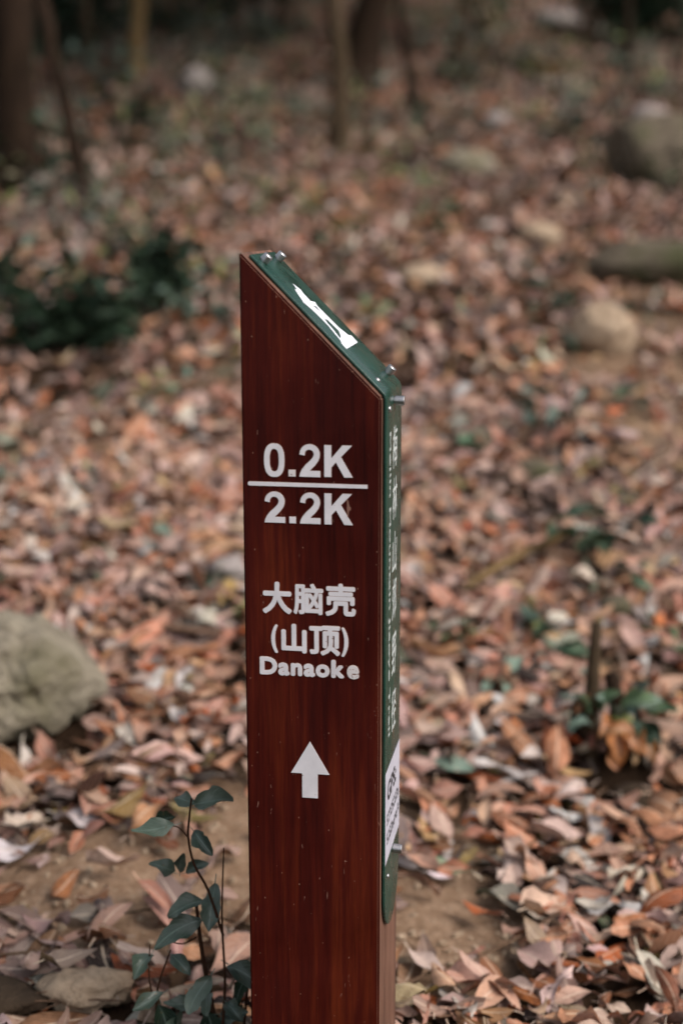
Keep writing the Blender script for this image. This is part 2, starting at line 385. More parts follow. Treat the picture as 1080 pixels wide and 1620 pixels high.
def scatter(n, y0, y1, margin, lside, smin, smax, tilt):
    # even per area over a wedge that is wider than the view
    out = []
    tot = 0
    while tot < n:
        m = n * 2
        y = np.sqrt(rng.uniform(y0 ** 2, y1 ** 2, m)); hw = lside + margin * y
        x = rng.uniform(-1, 1, m) * hw
        dens = 1 - .93 * sandmask(x, y)
        for (rx, ry, rr) in ROCKS: dens = np.where((x - rx) ** 2 + (y - ry + rr * .25) ** 2 < rr * rr, 0, dens)
        cl = .5 + .5 * np.sin(3.1 * x + 1.7 * y) * np.sin(2.3 * y - 1.9 * x + 1)      # drifts
        dens *= .45 + .55 * cl ** .7
        inpost = (np.abs(x + .03) < .12) & (np.abs(y - 1.6) < .12)
        k = (rng.random(m) < dens) & ~inpost
        out.append(np.stack([x[k], y[k]], 1)); tot += k.sum()
    P = np.concatenate(out)[:n]
    size = np.clip(np.exp(rng.normal(math.log((smin + smax) / 2), .28, n)), smin * .6, smax * 1.5)
    return P, size, rot_mats(n, tilt)
def colors(P):
    n = len(P); c = PC[rng.choice(len(PC), n, p=PW)]
    x, y = P[:, 0], P[:, 1]                # damp, earthy drifts and paler dry ones
    lf = .5 + .25 * (np.sin(1.9 * x + 2.7 * y + np.sin(1.3 * y)) + np.sin(4.3 * x - 3.1 * y + 1.4 * np.sin(2.2 * x)))
    c = c * (.58 + .54 * lf)[:, None] * np.array([1.04, .94, .88])
    c = c * np.where(y > 7, .78, 1)[:, None]             # canopy shade on the upper slope, put into the leaf colour
    c = c * np.exp(rng.normal(0, .26, n))[:, None] * np.exp(rng.normal(0, .05, (n, 3)))
    return np.clip(c, .012, .46)
def place(P, size, Rm, geos, lift, cols):
    """vertex arrays of all leaves, as a list per variant"""
    n = len(P); var = rng.integers(0, len(geos), n)
    slope_y = (H(P[:, 0], P[:, 1] + .05) - H(P[:, 0], P[:, 1] - .05)) / .1
    slope_x = (H(P[:, 0] + .05, P[:, 1]) - H(P[:, 0] - .05, P[:, 1])) / .1
    lum = cols.mean(1)                                   # old dark leaves lie deeper
    base = H(P[:, 0], P[:, 1]) + np.clip(rng.random(n) ** 1.3 * .75 + np.clip(lum * 1.1, 0, .3) - .08, 0, 1) * lift
    return var, slope_x, slope_y, base
def litter(name, P, size, Rm, geos, lift, keep=None):
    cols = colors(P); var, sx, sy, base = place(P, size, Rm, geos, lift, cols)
    V, F, C, U = [], [], [], []; off = 0; lens = []
    for g, (vs, fs, uv) in enumerate(geos):
        k = (var == g) if keep is None else (var == g) & keep
        if not k.any(): continue
        c = vs - np.array([.5, 0, 0])
        w = np.einsum('nij,vj->nvi', Rm[k], c) * size[k][:, None, None]
        lo = w[:, :, 2].min(1)
        w[:, :, 2] += (base[k] - lo * .75)[:, None] + w[:, :, 0] * sx[k][:, None] + w[:, :, 1] * sy[k][:, None]
        w[:, :, 0] += P[k, 0][:, None]; w[:, :, 1] += P[k, 1][:, None]
        nk, nv = w.shape[:2]
        f4 = np.array(fs)
        F.append((f4[None] + (off + np.arange(nk) * nv)[:, None, None]).reshape(-1, 4)); off += nk * nv
        V.append(w.reshape(-1, 3)); C.append(np.repeat(cols[k], nv, 0)); U.append(np.tile(uv, (nk, 1)))
    V = np.concatenate(V).astype(np.float32); F = np.concatenate(F); C = np.concatenate(C); U = np.concatenate(U)
    me = bpy.data.meshes.new(name); me.vertices.add(len(V)); me.vertices.foreach_set('co', V.ravel())
    me.loops.add(F.size); me.loops.foreach_set('vertex_index', F.ravel().astype(np.int32))
    me.polygons.add(len(F)); me.polygons.foreach_set('loop_start', (np.arange(len(F)) * 4).astype(np.int32))
    me.update(calc_edges=True); me.polygons.foreach_set('use_smooth', np.ones(len(F), bool))
    a = me.color_attributes.new('leaf_color', 'FLOAT_COLOR', 'POINT')
    a.data.foreach_set('color', np.concatenate([C, np.ones((len(C), 1))], 1).astype(np.float32).ravel())
    l = me.uv_layers.new(name='leaf_uv'); l.data.foreach_set('uv', U[F.ravel()].astype(np.float32).ravel())
    o = link(name, me, None, M_litter)
    return o, (var, sx, sy, base, cols)
def variants(k, n, cols, seed, **kw):
    rs = random.Random(seed); out = []
    for i in range(k):
        out.append(leaf_geo(n, cols, rs.uniform(.28, .50), rs.uniform(-.3, .9), rs.uniform(-.4, 1.5), rs.uniform(-1.3, 1.3), rs.uniform(.01, .12), seed * 50 + i, kw.get('petiole', True), rs.uniform(-.35, .35), rs.uniform(.75, 1.15)))
    return out
G_near = variants(22, 6, 4, 3)
G_far = variants(12, 4, 2, 5, petiole=False)
# near part: the 300 that show largest become objects of their own
P, S, Rm = scatter(21000, 1.25, 4.6, .40, .65, .042, .090, .27)
d = np.sqrt(P[:, 0] ** 2 + P[:, 1] ** 2)
inside = (np.abs(P[:, 0]) < .225 * P[:, 1]) & (P[:, 1] > 1.80) & ~((P[:, 0] > -.13) & (P[:, 0] < .10) & (P[:, 1] > 1.65))
score = np.where(inside, S / d * (.6 + .4 * np.abs(Rm[:, 2, 2])), 0)
top = np.argsort(-score)[:300]; keep = np.ones(len(P), bool); keep[top] = False
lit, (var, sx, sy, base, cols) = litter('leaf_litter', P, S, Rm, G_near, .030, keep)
tag(lit, 'thick litter of dry brown and pinkish leaves over the near slope', 'leaf litter', kind='stuff')
near_me = [leaf_mesh('fallen_leaf', g, M_leaf) for g in G_near]
for i in top:
    o = link('fallen_leaf', near_me[var[i]], ground)
    Mr = Matrix(Rm[i].tolist()).to_4x4(); s = S[i]
    zmin = min((Mr @ Vector((v[0] - .5, v[1], v[2]))).z for v in G_near[var[i]][0]) * s
    sh = Matrix(((1, 0, 0, 0), (0, 1, 0, 0), (float(sx[i]), float(sy[i]), 1, 0), (0, 0, 0, 1)))
    Mw = Matrix.Translation((P[i, 0], P[i, 1], base[i] - zmin * .75 + .012)) @ Mr @ Matrix.Scale(s, 4) @ Matrix.Translation((-.5, 0, 0))
    o.matrix_world = Mw; o.color = (*cols[i], 1)
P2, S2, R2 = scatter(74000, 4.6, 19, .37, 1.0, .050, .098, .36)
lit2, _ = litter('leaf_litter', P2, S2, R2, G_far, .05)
tag(lit2, 'blurred brown leaf litter covering the far slope', 'leaf litter', kind='stuff')

# small pebbles and crumbs on the bare sand
def grit():
    bm = bmesh.new(); rs = random.Random(4)
    n = 0
    while n < 1500:
        y = rs.uniform(1.7, 5.5); x = rs.uniform(-.3 * y, .3 * y)
        if rs.random() > sandmask(np.array([x]), np.array([y]))[0] + .04: continue
        r = rs.choice((.002, .003, .003, .005, .008))
        m = Matrix.Translation((x, y, h(x, y) + r * .3)) @ Euler((rs.random() * 6, rs.random() * 6, rs.random() * 6)).to_matrix().to_4x4() @ Matrix.Diagonal((r, r * rs.uniform(.6, 1), r * rs.uniform(.5, .9), 1))
        bmesh.ops.create_icosphere(bm, subdivisions=1, radius=1, matrix=m); n += 1
    return from_bm('pebbles', bm, M_rockbrown, None, False)
tag(grit(), 'small pebbles and soil crumbs on the bare sandy patches', 'pebbles', kind='stuff')
def twigs():
    bm = bmesh.new(); rs = random.Random(9)
    for _ in range(420):
        y = math.sqrt(rs.uniform(1.7 ** 2, 8 ** 2)); x = rs.uniform(-.3 * y, .3 * y); a = rs.random() * 6.28; l = rs.uniform(.04, .16); r = rs.uniform(.0009, .0022)
        pts = []
        for k in range(4):
            t = k / 3 - .5; px, py = x + math.cos(a) * l * t + rs.uniform(-.006, .006), y + math.sin(a) * l * t + rs.uniform(-.006, .006)
            pts.append((px, py, h(px, py) + .02 + rs.uniform(0, .02)))
        tube(bm, pts, [r, r, r * .8, r * .5], 5)
    return from_bm('twig_litter', bm, M_twig)
tag(twigs(), 'thin dry twigs scattered among the fallen leaves', 'twigs', kind='stuff')

# ------------------------------------------------------------------ trail post
PX, PY, YAW = -.1062, 1.5388, .17088
W, D, ZT, ZS = .15, .146, 1.0415, .8905
post = empty('trail_post', (PX, PY, 0), -YAW)
tag(post, 'slant topped red wooden trail marker post with white numerals and green plate', 'trail post')
bm = bmesh.new()
prof = [(0, -.25), (W, -.25), (W, ZS), (0, ZT)]
fv = [bm.verts.new((x, 0, z)) for x, z in prof]; bv = [bm.verts.new((x, D, z)) for x, z in prof]
bm.faces.new(fv)
bm.faces.new(bv[::-1])
for i in range(4):
    j = (i + 1) % 4; bm.faces.new((fv[j], fv[i], bv[i], bv[j]))
bmesh.ops.recalc_face_normals(bm, faces=bm.faces[:])
bmesh.ops.bevel(bm, geom=[e for e in bm.edges], offset=.0022, segments=2, affect='EDGES')
bm.normal_update()
for f in bm.faces:
    nn = f.normal
    f.material_index = 0 if nn.y < -.75 else 1
body = from_bm('wooden_body', bm, M_wood, post, False); body.data.materials.append(M_woodside)

# bent plate: slanted leaf + vertical leaf with rounded foot
slv = Vector((W, 0, ZS - ZT)); SL = slv.length; slv.normalize(); snv = Vector((-slv.z, 0, slv.x))
A0, A1, O0, TH = .013, .134, .0012, .0028
def path():
    """centre line of the plate's inner face: list of (x, z, nx, nz)"""
    T = Vector((0, 0, ZT)) + snv * O0
    pts = [(T + slv * .0085, snv)]
    pts.append((T + slv * (SL - .004), snv))
    c = Vector((W + O0, 0, 0)); nrm = Vector((1, 0, 0))
    for t in (.25, .5, .75):
        n_ = (snv * (1 - t) + nrm * t).normalized()
        a = T + slv * (SL - .004); b_ = Vector((W + O0, 0, ZS - .006))
        mid = Vector((W + O0, 0, ZS)) + snv * O0 * .5
        p = a * (1 - t) ** 2 + mid * 2 * t * (1 - t) + b_ * t * t
        pts.append((p, n_))
    pts.append((Vector((W + O0, 0, ZS - .006)), nrm))
    pts.append((Vector((W + O0, 0, .32)), nrm))
    for k in range(1, 11):
        pts.append((Vector((W + O0, 0, .32 - .053 * math.sin(math.pi / 2 * k / 10))), nrm))
    return pts
bm = bmesh.new(); rows = []
for i, (p, n_) in enumerate(path()):
    a0, a1 = A0, A1
    if i > 6:
        k = i - 6; w = math.cos(math.pi / 2 * k / 10); mid = (A0 + A1) / 2; hw = (A1 - A0) / 2 * max(w, .04); a0, a1 = mid - hw, mid + hw
    if i == 0: a0 += .0015; a1 -= .0015
    q = p + n_ * TH
    rows.append([bm.verts.new((p.x, a0, p.z)), bm.verts.new((p.x, a1, p.z)), bm.verts.new((q.x, a1, q.z)), bm.verts.new((q.x, a0, q.z))])
for i in range(len(rows) - 1):
    for k in range(4):
        bm.faces.new((rows[i][k], rows[i + 1][k], rows[i + 1][(k + 1) % 4], rows[i][(k + 1) % 4]))
bm.faces.new(rows[0]); bm.faces.new(rows[-1][::-1])
bmesh.ops.recalc_face_normals(bm, faces=bm.faces[:])
plate = from_bm('metal_plate', bm, M_plate, post, False)
plate.data.polygons.foreach_set('use_smooth', [True] * len(plate.data.polygons))
mod = plate.modifiers.new('bevel', 'BEVEL'); mod.width = .0006; mod.segments = 2; mod.limit_method = 'ANGLE'; mod.angle_limit = R(50)

# frames for things on the faces (local coords of the post)
def frame(o, ux, uy, un):
    return Matrix(((ux[0], uy[0], un[0], o[0]), (ux[1], uy[1], un[1], o[1]), (ux[2], uy[2], un[2], o[2]), (0, 0, 0, 1)))
F_front = frame((0, 0, 0), (1, 0, 0), (0, 0, 1), (0, -1, 0))
F_side = frame((W + O0 + TH, 0, 0), (0, 1, 0), (0, 0, 1), (1, 0, 0))
oo = Vector((0, 0, ZT)) + snv * (O0 + TH)
F_slope = frame(oo, tuple(slv), (0, 1, 0), (-tuple(snv)[0] * -1, 0, tuple(snv)[2]))

def text_mesh(txt, box, ext=.0004, fat=0., fr=F_front, rot=0, space=1., mats=M_white, name='lettering', parent=post, z=0.0002, bev=0., shear=0):
    cu = bpy.data.curves.new('t', 'FONT'); cu.body = txt; cu.size = .1; cu.extrude = .001; cu.space_character = space
    cu.resolution_u = 4; cu.shear = shear
    ob = bpy.data.objects.new('t', cu); col.objects.link(ob)
    dg = bpy.context.evaluated_depsgraph_get()
    me = bpy.data.meshes.new_from_object(ob.evaluated_get(dg)); bpy.data.objects.remove(ob); bpy.data.curves.remove(cu)
    co = np.zeros(len(me.vertices) * 3); me.vertices.foreach_get('co', co); co = co.reshape(-1, 3)
    if rot == -90: co = np.stack([co[:, 1], -co[:, 0], co[:, 2]], 1)
    mn, mx = co.min(0), co.max(0); u0, u1, v0, v1 = box
    u0 += fat; u1 -= fat; v0 += fat; v1 -= fat
    co[:, 0] = u0 + (co[:, 0] - mn[0]) / (mx[0] - mn[0]) * (u1 - u0); co[:, 1] = v0 + (co[:, 1] - mn[1]) / (mx[1] - mn[1]) * (v1 - v0)
    co[:, 2] = z + (co[:, 2] - mn[2]) / (mx[2] - mn[2]) * ext
    Fm = np.array(fr); faces = [tuple(p.vertices) for p in me.polygons]; nv = len(co); bpy.data.meshes.remove(me)
    shifts = [(0, 0)] + ([(fat * math.cos(R(a)), fat * math.sin(R(a))) for a in range(0, 360, 45)] if fat > 0 else [])
    if fat > .0006: shifts += [(fat * .5 * math.cos(R(a)), fat * .5 * math.sin(R(a))) for a in range(0, 360, 90)]
    V, F = [], []
    for i, (a, b_) in enumerate(shifts):          # the stroke is fattened with shifted copies, each a hair lower
        c2 = co + np.array([a, b_, -i * .000004]); F += [tuple(q + i * nv for q in f) for f in faces]; V.append(c2 @ Fm[:3, :3].T + Fm[:3, 3])
    me = bpy.data.meshes.new(name); me.from_pydata(np.concatenate(V).tolist(), [], F)
    me.materials.clear(); me.materials.append(mats); me.update(); me.name = name
    return link(name, me, parent)
def poly_mesh(loops, fr, z, ext, name, mats, parent):
    flat = [Vector((p[0], p[1], 0)) for lp in loops for p in lp]
    tris = tessellate_polygon([[Vector((p[0], p[1], 0)) for p in lp] for lp in loops])
    bm = bmesh.new(); vs = [bm.verts.new(fr @ Vector((p.x, p.y, z + ext))) for p in flat]
    for t in tris:
        try: bm.faces.new([vs[i] for i in t])
        except ValueError: pass
    low = [bm.verts.new(fr @ Vector((p.x, p.y, z))) for p in flat]
    o = 0
    for lp in loops:
        n = len(lp)
        for i in range(n):
            j = (i + 1) % n; bm.faces.new((vs[o + i], vs[o + j], low[o + j], low[o + i]))
        o += n
    bmesh.ops.recalc_face_normals(bm, faces=bm.faces[:])
    return from_bm(name, bm, mats, parent, False)

# ---- hand cut numerals and capitals (bold grotesque), unit box 0..1 x 0..1
def arc(cx, cy, rx, ry, a0, a1, n=12):
    return [(cx + rx * math.cos(R(a0 + (a1 - a0) * i / n)), cy + ry * math.sin(R(a0 + (a1 - a0) * i / n))) for i in range(n + 1)]
def superell(cx, cy, rx, ry, n=32, e=.80):
    out = []
    for i in range(n):
        a = 2 * math.pi * i / n; c, s = math.cos(a), math.sin(a)
        out.append((cx + rx * math.copysign(abs(c) ** e, c), cy + ry * math.copysign(abs(s) ** e, s)))
    return out
GL = {
    '0': [superell(.5, .5, .5, .515), superell(.5, .5, .235, .355)[::-1]],
    '.': [[(0, 0), (1, 0), (1, 1), (0, 1)]],
    '2': [arc(.47, .69, .245, .165, 172, 0, 9)[0:0] + [(.02, .69)] + arc(.5, .70, .48, .31, 175, 0, 12) + [(.965, .61), (.90, .50), (.76, .37), (.56, .235), (.50, .185), (1.0, .185), (1.0, 0), (0, 0), (.04, .11), (.13, .225), (.30, .365), (.52, .50), (.65, .60), (.70, .68)] + arc(.48, .705, .225, .145, 0, 165, 9) + [(.255, .665)]],
    'K': [[(0, 0), (.25, 0), (.25, .30), (.42, .47), (.73, 0), (1.03, 0), (.60, .635), (1.0, 1), (.66, 1), (.25, .585), (.25, 1), (0, 1)]],
}
def glyph(ch, u0, u1, v0, v1, matl, grow=0):
    lps = [[(u0 + x * (u1 - u0), v0 + y * (v1 - v0)) for x, y in lp] for lp in GL[ch]]
    g = poly_mesh(lps, F_front, .0003, .0004, 'numeral', matl, post)
    return g
def rimmed(loops, matl, name):
    o = poly_mesh(loops, F_front, .0004, .0004, name, matl, post)
    out = []
    for k, lp in enumerate(loops):
        n = len(lp); area = sum(lp[i][0] * lp[(i + 1) % n][1] - lp[(i + 1) % n][0] * lp[i][1] for i in range(n))
        r_ = []
        for i in range(n):
            a, b_, c_ = Vector(lp[i - 1]), Vector(lp[i]), Vector(lp[(i + 1) % n])
            n1 = (b_ - a).normalized(); n2 = (c_ - b_).normalized(); s = 1 if area > 0 else -1
            if k: s = s * -1
            m = (Vector((n1.y, -n1.x)) + Vector((n2.y, -n2.x)))
            if m.length < 1e-6: m = Vector((n1.y, -n1.x))
            m.normalize(); r_.append(tuple(b_ + m * s * .00045))
        out.append(r_)
    poly_mesh(out, F_front, .0001, .00025, 'cut_edge', M_rim, o)
    return o
def number(ch, u0, u1, v0, v1, matl=None):
    lps = [[(u0 + x * (u1 - u0), v0 + y * (v1 - v0)) for x, y in lp] for lp in GL[ch]]
    return rimmed(lps, matl or M_white, 'numeral')
number('0', .0243, .0462, .8050, .8400); number('.', .0508, .0582, .8055, .8125, M_worn); number('2', .0625, .0850, .8055, .8402); number('K', .0895, .1190, .8060, .8400)
number('2', .0240, .0465, .7545, .7880); number('.', .0512, .0582, .7545, .7615); number('2', .0628, .0850, .7545, .7880); number('K', .0895, .1190, .7545, .7880)
rimmed([arc(.0080, .7965, .0018, .0021, 90, 270, 6) + [(.1357, .7946), (.1357, .7984)]], M_white, 'dividing_line')
rimmed([[(.0720, .5080), (.0505, .4705), (.0630, .4705), (.0630, .4420), (.0805, .4420), (.0805, .4705), (.0937, .4705)]], M_white, 'arrow')

def front_text(t, box, name='lettering', fat=.0007, m=None, sp_=1.0):
    o = text_mesh(t, box, .0004, fat, F_front, mats=m or M_white, name=name, z=.0004, space=sp_)
    e = .00045
    b2 = (box[0] - e, box[1] + e, box[2] - e, box[3] + e)
    text_mesh(t, b2, .00022, fat + e, F_front, mats=M_rim, name='cut_edge', parent=o, z=.0001, space=sp_)
    return o
front_text('大', (.0205, .0528, .6530, .6885), 'chinese_character', .0012)
front_text('脑', (.0548, .0875, .6535, .6880), 'chinese_character', .0009)
front_text('壳', (.0900, .1232, .6530, .6892), 'chinese_character', .0011)
front_text('(', (.0297, .0370, .6085, .6405), 'bracket', .0009)
front_text('山', (.0410, .0690, .6095, .6420), 'chinese_character', .0012)
front_text('顶', (.0720, .1060, .6080, .6415), 'chinese_character', .0011)
front_text(')', (.1075, .1150, .6078, .6405), 'bracket', .0009)
front_text('Danaok', (.0165, .1105, .5830, .6035), 'place_name', .0012, sp_=1.12)
front_text('e', (.1135, .1268, .5828, .5985), 'place_name', .0011, M_worn)

# green plate printing
for t, z0 in zip('梅林山郊野径', (.828, .770, .708, .654, .589, .523)):
    text_mesh(t, (.062, .098, z0 - .0235, z0 + .0235), .00015, .0002, F_side, mats=M_print2, name='chinese_character', parent=plate, z=.0001, shear=.12)
text_mesh('Meilin Mountain Jiaoye Trail', (.0335, .0480, .504, .849), .00015, .0003, F_side, rot=-90, mats=M_print2, name='trail_name', parent=plate, z=.0001)
EM = [[(.0551, .0733), (.0647, .0823), (.0707, .0779), (.0816, .0773), (.0846, .0927), (.0896, .0868), (.1227, .0898), (.136, .0996), (.138, .1119), (.1483, .1095), (.1488, .0337), (.141, .0345), (.1374, .0421), (.1277, .0459), (.1158, .0512), (.1066, .0503), (.0975, .0494), (.0899, .047), (.0809, .0414), (.0714, .05), (.0624, .0589), (.0633, .0682)],
      [(.0875, .0696), (.0906, .0792), (.1232, .0824), (.1082, .0783), (.1027, .0834), (.0961, .0721)],
      [(.1067, .0633), (.11, .0725), (.1263, .0751), (.133, .0626), (.1353, .0483), (.1242, .0552), (.1142, .0575)]]
poly_mesh(EM, F_slope, .0001, .0002, 'emblem', M_print, plate)
# sticker low on the plate
st = poly_mesh([[(.0145, .3590), (.1325, .3590), (.1325, .4680), (.0145, .4680)]], F_side, .0002, .0002, 'sticker', M_label, post)
text_mesh('GPS:', (.030, .100, .428, .451), .0001, .0009, F_side, mats=M_ink, name='sticker_print', parent=st, z=.0006)
def scribble(v, hgt, u0, u1, n, seed):
    rs = random.Random(seed); bm = bmesh.new()
    for i in range(n):
        a = u0 + (u1 - u0) * i / n; w = (u1 - u0) / n * .72
        for (x0, x1, y0, y1) in random.Random(seed + i).sample([(0, 1, 0, .18), (0, 1, .82, 1), (0, 1, .42, .58), (0, .24, .18, .42), (.76, 1, .18, .42), (0, .24, .58, .82), (.76, 1, .58, .82)], 5):
            bm.faces.new([bm.verts.new(F_side @ Vector((a + xx * w, v + yy * hgt, .0006))) for xx, yy in ((x0, y0), (x1, y0), (x1, y1), (x0, y1))])
    return from_bm('sticker_print', bm, M_ink, st, False)
scribble(.402, .013, .026, .126, 9, 1); scribble(.379, .013, .026, .126, 9, 5)

# standoff bolts and flat screws
def bolt(fr, uu, vv, length=.0092, r=.0054, name='bolt'):
    bm = bmesh.new(); prof = [(0, r * .75), (.0012, r * .75), (.0012, r), (length * .48, r), (length * .5, r * .93), (length * .53, r * .93), (length * .55, r), (length - .0007, r), (length, r - .0007)]
    rings = []
    for z, rad in prof:
        rings.append([bm.verts.new((rad * math.cos(a), rad * math.sin(a), z)) for a in [2 * math.pi * k / 24 for k in range(24)]])
    for i in range(len(rings) - 1):
        for k in range(24): bm.faces.new((rings[i][k], rings[i][(k + 1) % 24], rings[i + 1][(k + 1) % 24], rings[i + 1][k]))
    bm.faces.new(rings[-1])
    bm.transform(fr @ Matrix.Translation((uu, vv, 0)))
    o = from_bm(name, bm, M_steel, post, False)
    return o
def screw(fr, uu, vv, r=.0034):
    bm = bmesh.new(); rings = []
    for z, rad in ((0, r), (.0008, r), (.0018, r * .72), (.0018, r * .42), (.0009, r * .38)):
        rings.append([bm.verts.new((rad * math.cos(a), rad * math.sin(a), z)) for a in [2 * math.pi * k / 18 for k in range(18)]])
    for i in range(len(rings) - 1):
        for k in range(18): bm.faces.new((rings[i][k], rings[i][(k + 1) % 18], rings[i + 1][(k + 1) % 18], rings[i + 1][k]))
    f = bm.faces.new(rings[-1]); f.material_index = 1
    bm.transform(fr @ Matrix.Translation((uu, vv, 0)))
    o = from_bm('screw', bm, M_steel, post, True); o.data.materials.append(M_hole); return o
bolt(F_slope, .0200, .040); bolt(F_slope, .0200, .112); bolt(F_slope, .1955, .112); screw(F_slope, .1955, .038)
bolt(F_side, .074, .8795, .0112, .0055); screw(F_side, .033, .8755); bolt(F_side, .078, .3525, .0112, .0055); screw(F_side, .037, .3370, .003)

# ------------------------------------------------------------------ rocks
def rock(name, loc, size, mat_, label, seed=0, rough=.28, sub=4, rz=0, cat='rock', group=None, facets=.0, sink=.3):
    bm = bmesh.new(); bmesh.ops.create_icosphere(bm, subdivisions=sub, radius=1)
    off = Vector((seed * 3.1, seed * 1.7, seed * .9)); rs = random.Random(seed)
    planes = [(Vector((rs.uniform(-1, 1), rs.uniform(-1, 1), rs.uniform(-.2, 1))).normalized(), rs.uniform(.68, .92)) for _ in range(int(facets))]
    for v in bm.verts:
        p = v.co.copy(); r = 1 + rough * noise.fractal(p * .9 + off, 1, 2, 5) + rough * .35 * noise.noise(p * 3 + off)
        rg = abs(noise.noise(p * 1.7 + off * 2)); q = p * (r - rough * .55 * max(0, .22 - rg) + rough * .10 * noise.noise(p * 7 + off) + rough * .05 * noise.noise(p * 16 + off))
        for n_, d_ in planes:
            e = q.dot(n_) - d_
            if e > 0: q -= n_ * e * .85
        q += p * .02 * noise.noise(p * 9 + off)
        v.co = Vector((q.x * size[0] / 2, q.y * size[1] / 2, q.z * size[2] / 2))
    o = from_bm(name, bm, mat_)
    x, y = loc[:2]; o.location = (x, y, h(x, y) + .01 + size[2] * (.5 - sink)); o.rotation_euler = (0, 0, rz)
    tag(o, label, cat, group); return o
rock('boulder', (-.625, 2.66), (.34, .36, .25), M_rock, 'big pale weathered boulder cut by the left edge of the photo', 3, .34, 6, .3, facets=12, sink=.17)
rock('rock', (.885, 4.95), (.235, .2, .185), M_rockbrown, 'smooth round tan rock sitting in leaves right of the post top', 5, .24, 4, facets=5, sink=.14)
rock('rock', (.33, 6.05), (.21, .2, .10), M_rockbrown, 'flat pinkish stone lying just right above the slanted post top', 8, .15, 3)
rock('rock', (.73, 8.80), (.33, .3, .2), M_rock, 'blunt grey stone half buried on the slope above the post', 9, .2, 3)
rock('boulder', (1.95, 8.85), (.85, .8, .62), M_rockmoss, 'large mossy grey boulder at the right edge high on the slope', 12, .25, 4, facets=5)
rock('boulder', (1.34, 6.15), (.62, .42, .22), M_rockmoss, 'long low mossy rock with a dark underside at the right edge', 15, .2, 4, -.2)
rock('rock', (-1.05, 11.0), (.27, .25, .24), M_rockwhite, 'whitish stone on the upper left slope between the trees', 17, .15, 3, sink=.2)
rock('rock', (1.10, 10.6), (.22, .2, .13), M_rockwhite, 'small bluish white stone on the upper right slope', 19, .2, 3)
rock('rock', (2.19, 10.75), (.3, .25, .15), M_rockwhite, 'pale bluish stone behind the mossy boulder on the right', 21, .25, 3)
rock('rock', (2.08, 14.5), (.45, .35, .24), M_rockwhite, 'bright white stone at the top right of the slope', 23, .15, 3)
rock('rock', (-.265, 3.30), (.11, .095, .075), M_rockwhite, 'pale pinkish stone in the leaves beside the left side of the post', 25, .4, 3, sink=.2)
rock('rock', (-.345, 1.79), (.115, .10, .06), M_rockbrown, 'brown sandy stone at the bottom left corner under a dull leaf', 27, .45, 4, sink=.3)
rock('rock', (-.47, 1.76), (.13, .10, .05), M_earth, 'flat sandy clod at the extreme bottom left corner', 28, .4, 4, sink=.3)
rock('rock', (.95, 7.1), (.22, .2, .12), M_rockbrown, 'tan stone in leaves left of the long mossy rock', 31, .2, 3)
rock('rock', (1.80, 11.6), (.25, .2, .17), M_rock, 'small pale stone below the fallen wood on the upper right', 33, .2, 3)
rock('rock', (.52, 3.85), (.13, .12, .08), M_rockmoss, 'dull olive stone among leaves in the middle right', 35, .2, 3)
rock('rock', (.615, 3.16), (.075, .07, .055), M_rockmoss, 'small round olive stone below the dark leafed sprout', 36, .15, 3, sink=.2)
rock('rock', (-.2, 7.4), (.2, .18, .1), M_rockmoss, 'dark stone above and left of the post top', 39, .2, 3)

# ------------------------------------------------------------------ plants
LG = {}
def green_mesh(mat_, k):
    key = (mat_.name, k)
    if key not in LG:
        rs = random.Random(k * 7 + 1)
        LG[key] = leaf_mesh('leaf', leaf_geo(10, 4, rs.uniform(.44, .62), rs.uniform(-.6, .1), rs.uniform(.3, 1.2), rs.uniform(-.9, .9), .065, k, True, rs.uniform(-.3, .3), rs.uniform(.8, 1.0)), mat_)
    return LG[key]
def add_leaf(parent, mat_, base, dirv, length, roll=0, k=0, name='leaf', face=0.):
    o = link(name, green_mesh(mat_, k), parent)
    d_ = Vector(dirv).normalized(); side = (Vector((0, 0, 1)) * (1 - face) + Vector((0, -1, .2)) * face).cross(d_)
    if side.length < .05: side = Vector((1, 0, 0))
    side.normalize(); up = d_.cross(side)
    m = Matrix((( d_.x, side.x, up.x, 0), (d_.y, side.y, up.y, 0), (d_.z, side.z, up.z, 0), (0, 0, 0, 1)))
    o.matrix_basis = Matrix.Translation(base) @ m @ Matrix.Rotation(roll, 4, 'X') @ Matrix.Scale(length, 4)
    return o
# foreground seedling: local millimetre-ish layout, x right, z up, y away
sx0, sy0 = -.152, 1.64
seed = empty('seedling', (sx0, sy0, h(sx0, sy0)))
tag(seed, 'young green leafed seedling with thin brown stems beside the foot of the post', 'seedling')
def stem(pts, r0, r1, parent, mat_=M_stem):
    bm = bmesh.new(); n = len(pts)
    # smooth the path
    P_ = [Vector(p) for p in pts]; Q = []
    for i in range(n - 1):
        a, b_, c_, d_ = P_[max(i - 1, 0)], P_[i], P_[i + 1], P_[min(i + 2, n - 1)]
        for t in (0, .25, .5, .75):
            Q.append(.5 * ((2 * b_) + (c_ - a) * t + (2 * a - 5 * b_ + 4 * c_ - d_) * t * t + (-a + 3 * b_ - 3 * c_ + d_) * t ** 3))
    Q.append(P_[-1]); m = len(Q)
    tube(bm, Q, [r0 + (r1 - r0) * i / (m - 1) for i in range(m)], 7)
    return from_bm('stem', bm, mat_, parent)
z0 = -.02
stem([(0, 0, z0), (.004, 0, .08), (.008, -.004, .145), (.006, -.005, .23), (.010, -.006, .32)], .0026, .0008, seed)
stem([(.007, -.005, .205), (-.010, -.006, .265), (-.026, -.008, .300), (-.032, -.01, .335), (-.030, -.01, .362), (-.027, -.01, .385)], .0018, .0012, seed)
stem([(-.032, -.01, .335), (-.042, -.012, .348), (-.050, -.014, .352)], .001, .0007, seed)
